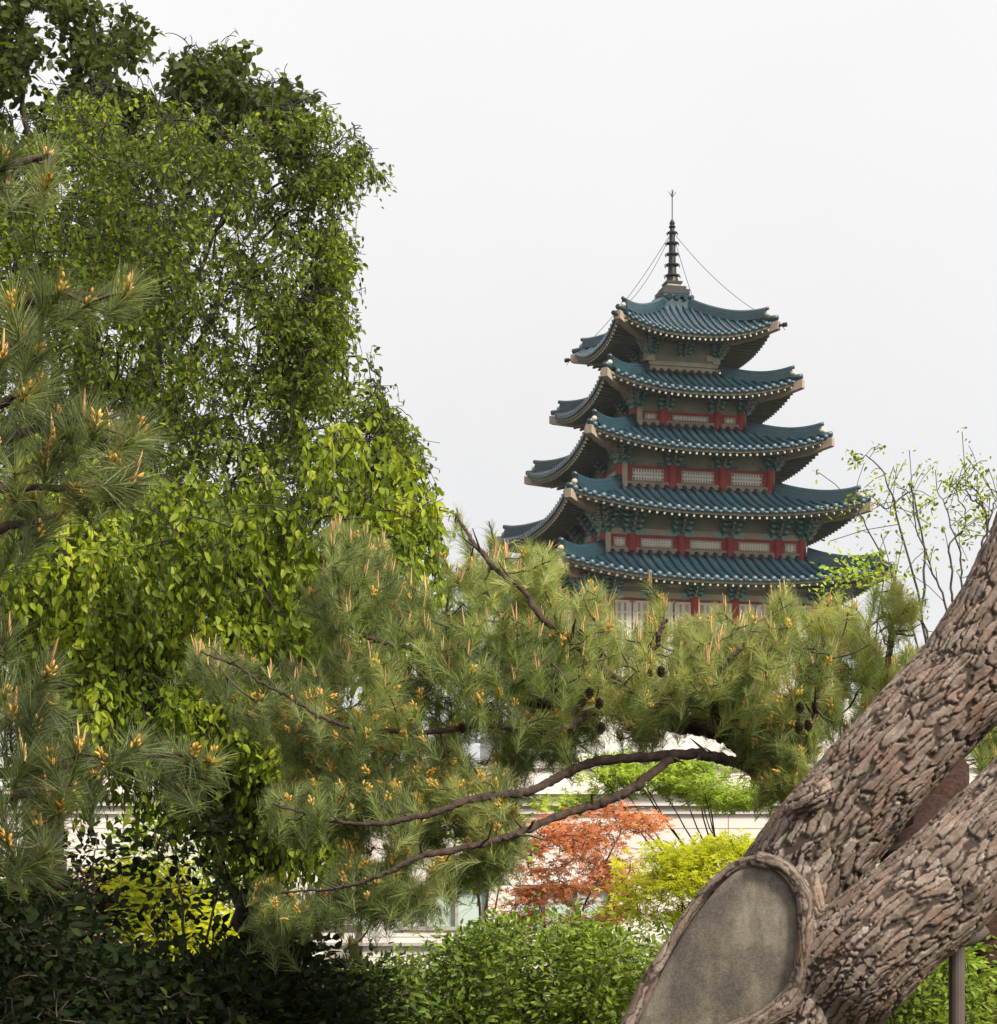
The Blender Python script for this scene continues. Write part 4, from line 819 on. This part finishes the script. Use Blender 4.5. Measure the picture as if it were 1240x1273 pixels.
weeping('weeping_tree', 'bright yellow green weeping tree with larger drooping leaves lower on the left', 318, 11.6,
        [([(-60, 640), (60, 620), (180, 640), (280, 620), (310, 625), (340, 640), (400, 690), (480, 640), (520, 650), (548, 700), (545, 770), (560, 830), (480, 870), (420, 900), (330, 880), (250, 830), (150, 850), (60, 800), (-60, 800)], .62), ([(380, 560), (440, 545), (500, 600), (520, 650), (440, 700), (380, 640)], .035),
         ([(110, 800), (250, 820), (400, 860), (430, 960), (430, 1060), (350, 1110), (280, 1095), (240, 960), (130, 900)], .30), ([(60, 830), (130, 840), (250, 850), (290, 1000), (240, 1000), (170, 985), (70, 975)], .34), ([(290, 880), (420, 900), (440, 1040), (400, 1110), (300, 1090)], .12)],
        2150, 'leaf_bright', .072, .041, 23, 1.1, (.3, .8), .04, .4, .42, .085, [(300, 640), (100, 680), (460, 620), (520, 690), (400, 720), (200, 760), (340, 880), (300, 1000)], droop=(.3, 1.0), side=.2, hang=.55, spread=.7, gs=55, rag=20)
# ------------------------------------------------------------------ shrubs, maples and the sapling
def shrub(name, label, px, Y, poly, n, mat_, ll, lw, seed, T_=.6, group=None, tint=.45, star=0, cat='shrub', gap=.4, stems=7, full=50, flat=.0, twm='twig', gs=50, hang=-.2, per=9):
    rng = np.random.default_rng(seed); base = np.array(((px-CX)/F*Y, Y, 0.0)); root = empty(name, base, label, cat, group)
    T = region(poly, n, Y, T_, rng, full, gap, gs, seed); sk = []
    for i in range(stems):
        e = T[rng.integers(len(T))]; b0 = base+np.array((rng.normal(0, .08), rng.normal(0, .08), 0)); P = rough(spl(np.array([b0, b0*.6+e*.4+(0, 0, .15*(e[2])), e]), 16), rng, .05); sk.append(P)
        q = MB(); q.tube(P, np.linspace(.018, .005, 16), 6); q.build('stem', M[twm], root, base, smooth=True)
    sk = np.concatenate(sk); tw, d = grow(sk, T, rng, .008, .002, -.05); tubes('twigs', tw, M[twm], root, base, 4)
    k = np.repeat(np.arange(n), per); N_ = len(k); off = rng.normal(0, 1, (N_, 3))*np.array((1, 1, .55-.4*flat))*ll*1.5
    P = T[k]+off; D = nrm(d[k]*.5+off*(.6/ll)+rng.normal(0, .5, (N_, 3))+np.array((0, 0, -hang*1.0))); Nn = nrm(rng.normal(0, .5, (N_, 3))+np.array((.1, -.35, .9)))
    if flat: D[:, 2] *= .25; D = nrm(D)
    sz = rng.uniform(.6, 1.2, N_); r = np.clip(rng.normal(tint, .2, n)[k]+rng.normal(0, .12, N_), 0, 1)
    if star: stars('leaves', P, D, Nn, ll*sz, r, M[mat_], root, base)
    else: leaves('leaves', P, D, Nn, ll*sz, lw*sz, r, M[mat_], root, base)
    return root
G1 = 'bushes of the green hedge in front of the hall'
shrub('bush', 'bright green leafy bush left of the sealed trunk wound', 790, 12.0, [(700, 1290), (705, 1180), (740, 1160), (800, 1158), (850, 1145), (900, 1180), (900, 1290)], 850, 'leaf_hedge', .055, .027, 41, 1.0, G1, .55)
shrub('bush', 'wide sunlit green bush under the red maple', 660, 12.3, [(560, 1300), (570, 1190), (610, 1150), (660, 1143), (720, 1140), (760, 1165), (770, 1300)], 900, 'leaf_hedge', .055, .027, 42, 1.0, G1, .5)
shrub('bush', 'mid green bush in front of the pale wall and door frame', 520, 12.3, [(440, 1310), (445, 1215), (500, 1190), (560, 1165), (600, 1165), (620, 1310)], 700, 'leaf_hedge', .055, .027, 43, 1.0, G1, .3)
shrub('bush', 'dark green bush with thin upright shoots right of the shaded thicket', 420, 11.6, [(330, 1310), (360, 1240), (400, 1200), (440, 1190), (470, 1210), (480, 1310)], 500, 'leaf_shade', .06, .03, 44, .7, G1, .6)
shrub('bush', 'light green bush below the forked trunk beside the brown post', 1140, 10.5, [(1040, 1310), (1080, 1240), (1120, 1190), (1180, 1165), (1215, 1180), (1215, 1310)], 650, 'leaf_hedge', .055, .027, 45, .7, G1, .55)
shrub('bush', 'yellow green bush at the right edge behind the brown post', 1235, 11.5, [(1175, 1310), (1180, 1190), (1215, 1120), (1260, 1090), (1310, 1100), (1310, 1310)], 600, 'leaf_lime', .055, .03, 46, .7, G1, .1)
G2 = 'shaded bushes of the thicket at the lower left'
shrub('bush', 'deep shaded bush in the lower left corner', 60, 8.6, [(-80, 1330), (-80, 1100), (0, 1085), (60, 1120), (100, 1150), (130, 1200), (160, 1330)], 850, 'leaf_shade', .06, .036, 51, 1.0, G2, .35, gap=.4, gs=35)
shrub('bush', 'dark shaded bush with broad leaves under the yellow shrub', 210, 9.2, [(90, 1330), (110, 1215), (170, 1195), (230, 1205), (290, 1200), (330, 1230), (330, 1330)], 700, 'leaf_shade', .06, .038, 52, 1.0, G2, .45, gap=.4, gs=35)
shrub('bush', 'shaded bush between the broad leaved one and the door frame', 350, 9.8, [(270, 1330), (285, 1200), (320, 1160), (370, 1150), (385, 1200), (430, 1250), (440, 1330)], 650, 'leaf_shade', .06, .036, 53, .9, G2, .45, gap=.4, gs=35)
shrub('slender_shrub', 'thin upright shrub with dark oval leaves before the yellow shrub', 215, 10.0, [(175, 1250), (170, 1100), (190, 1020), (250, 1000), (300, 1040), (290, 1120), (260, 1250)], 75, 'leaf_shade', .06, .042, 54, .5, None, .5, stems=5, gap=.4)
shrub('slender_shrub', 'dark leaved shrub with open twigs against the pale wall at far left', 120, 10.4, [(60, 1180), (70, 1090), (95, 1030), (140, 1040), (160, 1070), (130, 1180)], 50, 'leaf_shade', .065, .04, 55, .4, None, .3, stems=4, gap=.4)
shrub('yellow_shrub', 'glowing yellow green shrub behind the thin dark leaved stems', 230, 17.0, [(112, 1210), (125, 1130), (120, 1090), (160, 1070), (200, 1085), (250, 1130), (300, 1150), (320, 1230), (112, 1230)], 650, 'leaf_yellow', .085, .05, 61, .9, None, .3, flat=.5)
shrub('green_shrub', 'light green open shrub with sunlit leaves against the hall at lower left', 270, 18.0, [(170, 1180), (150, 1060), (180, 1010), (250, 1000), (310, 1060), (330, 1180)], 260, 'leaf_lime', .075, .045, 62, .9, None, .15, gap=.45)
shrub('red_shrub', 'small wine red shrub beside the dark thicket at lower left', 105, 12.5, [(60, 1180), (75, 1100), (105, 1080), (125, 1110), (130, 1180)], 110, 'leaf_wine', .06, .03, 63, .4, None, .5)
shrub('red_maple', 'orange red japanese maple with layered leaves in front of the pale hall', 715, 17.5, [(628, 1150), (645, 1100), (640, 1060), (670, 1015), (710, 1010), (760, 1000), (815, 1010), (812, 1040), (780, 1070), (790, 1120), (760, 1160), (690, 1145)], 620, 'leaf_red', .06, .05, 71, .9, None, .45, star=1, cat='maple', flat=.8, gap=.53, gs=28, twm='twig_dark', per=6)
shrub('yellow_maple', 'bright yellow green maple between the red maple and the big trunk', 850, 16.0, [(770, 1140), (785, 1060), (830, 1030), (870, 1050), (915, 1035), (940, 1060), (930, 1120), (880, 1150), (820, 1150)], 520, 'leaf_yellow', .06, .05, 72, .8, None, .35, star=1, cat='maple', flat=.7, gap=.48, gs=30, per=7)
shrub('green_maple', 'fresh green maple with dark fanned stems behind the lower boughs', 930, 19.0, [(690, 1010), (700, 960), (760, 935), (850, 945), (930, 945), (950, 1000), (900, 1010), (850, 985), (770, 985), (720, 1010)], 460, 'leaf_lime', .07, .05, 73, 1.0, None, .25, star=1, cat='maple', flat=.7, gap=.44, gs=45, twm='twig_dark', stems=11, per=8)
shrub('green_shrub', 'shady green shrub between the two leaning stems', 1110, 12.5, [(1030, 1160), (1060, 1080), (1100, 1020), (1150, 980), (1200, 1000), (1190, 1100), (1100, 1160)], 300, 'leaf_lime', .06, .035, 74, .6, None, .05)
shrub('green_shrub', 'pale leafy spray against the lowest blue roof at right', 1060, 14.0, [(1025, 745), (1030, 705), (1060, 695), (1100, 700), (1105, 720), (1075, 735), (1050, 770)], 40, 'leaf_lime', .05, .03, 75, .3, None, .4, gap=.35, stems=3, per=7)
shrub('green_shrub', 'leafy green shrub behind the lowest pine bough left of the red maple', 590, 14.5, [(545, 970), (650, 985), (640, 1060), (610, 1120), (560, 1100)], 120, 'leaf_bright', .065, .04, 76, .5, None, .4, gap=.4, stems=5, per=7)
def sapling():
    rng = np.random.default_rng(81); Y = 14.5; base = np.array(((1175-CX)/F*Y, Y, 0)); root = empty('sapling', base, 'bare thin stemmed sapling with sparse fresh leaf tufts against the white sky at right', 'tree')
    st = [[(1175, 1000), (1160, 880), (1130, 760), (1095, 690), (1066, 640), (1058, 620)], [(1160, 880), (1145, 760), (1120, 660), (1105, 610), (1080, 575), (1064, 570)], [(1145, 760), (1150, 690), (1130, 610), (1100, 640), (1080, 615)], [(1175, 900), (1180, 780), (1160, 700), (1140, 640), (1135, 600)], [(1180, 850), (1190, 760), (1195, 700), (1175, 640), (1165, 605)], [(1190, 800), (1215, 720), (1225, 650), (1208, 600), (1215, 578)], [(1190, 760), (1180, 690), (1200, 640), (1180, 595)], [(1215, 720), (1235, 660), (1245, 600)], [(1170, 920), (1130, 850), (1110, 800), (1090, 770)], [(1185, 860), (1160, 800), (1120, 740), (1115, 700)], [(1225, 650), (1210, 620), (1190, 605)]]
    b = MB(); P = rough(spl(np.array([base, at(1178, 1050, Y), at(1172, 950, Y)]), 14), rng, .03); b.tube(P, np.linspace(.05, .03, 14), 8); b.build('trunk', M['greybark'], root, base, smooth=True); tw = []; LP = []
    for s in st:
        y0 = Y+rng.normal(0, .3); P = rough(spl(np.array([at(x, y, y0) for x, y in s]), 30), rng, .05); q = MB(); q.tube(P, np.linspace(.011, .003, 30), 6); q.build('stem', M['greybark'], root, base, smooth=True)
        for j in range(10, 30):
            if rng.random() < .62:
                e = P[j]+rng.normal(0, .12, 3)+np.array((0, 0, .08)); tw.append((np.array([P[j], (P[j]+e)/2+(0, 0, .02), e]), .003)); LP += [e]*(4 if rng.random() < .75 else 8)
        LP += [P[-1]]*7
    for px, py in ((1064, 570), (1150, 620), (1152, 632), (1150, 655), (1100, 600)): LP += [at(px, py, Y)+rng.normal(0, .03, 3) for _ in range(14)]
    tubes('twigs', tw, M['twig'], root, base, 4); LP = np.array(LP)+rng.normal(0, .03, (len(LP), 3)); n = len(LP); r = np.clip(rng.normal(.45, .25, n), 0, 1)
    leaves('leaves', LP, rdir(rng, n)+np.array((0, 0, -.2)), rdir(rng, n)+np.array((0, 0, .6)), .045*rng.uniform(.5, 1.2, n), .025*rng.uniform(.6, 1.2, n), r, M['leaf_bright'], root, base)
sapling()
def far_pine():
    rng = np.random.default_rng(91); Y = 11.0; base = np.array(((1230-CX)/F*Y, Y, 0)); root = empty('pine_tree', base, 'smaller pine partly hidden behind the forked trunk at the right edge', 'tree')
    b = MB(); P = rough(spl(np.array([base, at(1235, 1100, Y), at(1250, 960, Y), at(1240, 860, Y)]), 24), rng, .06); b.tube(P, np.linspace(.11, .03, 24), 10); b.build('trunk', M['redbough'], root, base, smooth=True)
    T = np.concatenate([region([(1110, 1000), (1150, 940), (1200, 900), (1300, 880), (1300, 1010), (1180, 1060), (1100, 1060)], 170, Y, .7, rng, 60, .3), region([(1060, 870), (1100, 815), (1150, 810), (1160, 850), (1100, 900), (1060, 900)], 70, Y, .5, rng, 50, .3)])
    tw, d = grow(P[8:], T, rng, .01, .003); D = nrm(d*.5+np.array((0, -.1, .6))+rng.normal(0, .25, T.shape)); tubes('twigs', tw, M['twig'], root, base)
    needles('needles', T, D, rng, 110, .105, .003, M['needle'], root, base, np.clip(.35+.15*rng.normal(size=len(T)), .05, .8), .13); pollen(T, D, rng, .35, root, base, 1.0); candles(T, D, rng, .25, root, base, 1.0, 2)
far_pine()
def post():
    p = at(1190, 1240, 8.0); base = np.array((p[0], p[1], 0)); root = empty('support_post', base, 'dark brown post propping the lower stem of the forked pine', 'post')
    b = MB(); top = at(1190, 1168, 8.0)[2]; b.tube([base, (p[0], p[1], top)], .034, 16); b.build('shaft', M['brownmetal'], root, base, smooth=False)
    b = MB(); b.tube([(p[0]-.12, p[1], top+.04), (p[0]-.06, p[1], top-.0), (p[0], p[1], top-.01), (p[0]+.06, p[1], top), (p[0]+.12, p[1], top+.05)], .03, 10); b.build('cradle', M['brownmetal'], root, base, smooth=True)
    b = MB(); b.lathe([(.09, .0), (.09, .05), (.04, .06)], base, 16); b.build('foot', M['brownmetal'], root, base)
post()

# ------------------------------------------------------------------ thin spring haze round the whole scene
hz = MB(); hz.box((-60, -12, -1.2), (70, 125, 33.5)); hm = bpy.data.materials.new('haze'); hm.use_nodes = True; ht = hm.node_tree; ht.nodes.remove(ht.nodes['Principled BSDF'])
pv = ht.nodes.new('ShaderNodeVolumePrincipled'); pv.inputs['Color'].default_value = (.96, .97, 1, 1); pv.inputs['Density'].default_value = .00015; ht.links.new(pv.outputs[0], ht.nodes['Material Output'].inputs['Volume'])
if hasattr(hm, 'cycles') and hasattr(hm.cycles, 'homogeneous_volume'): hm.cycles.homogeneous_volume = True
ho = hz.build('haze', hm); ho['kind'] = 'stuff'
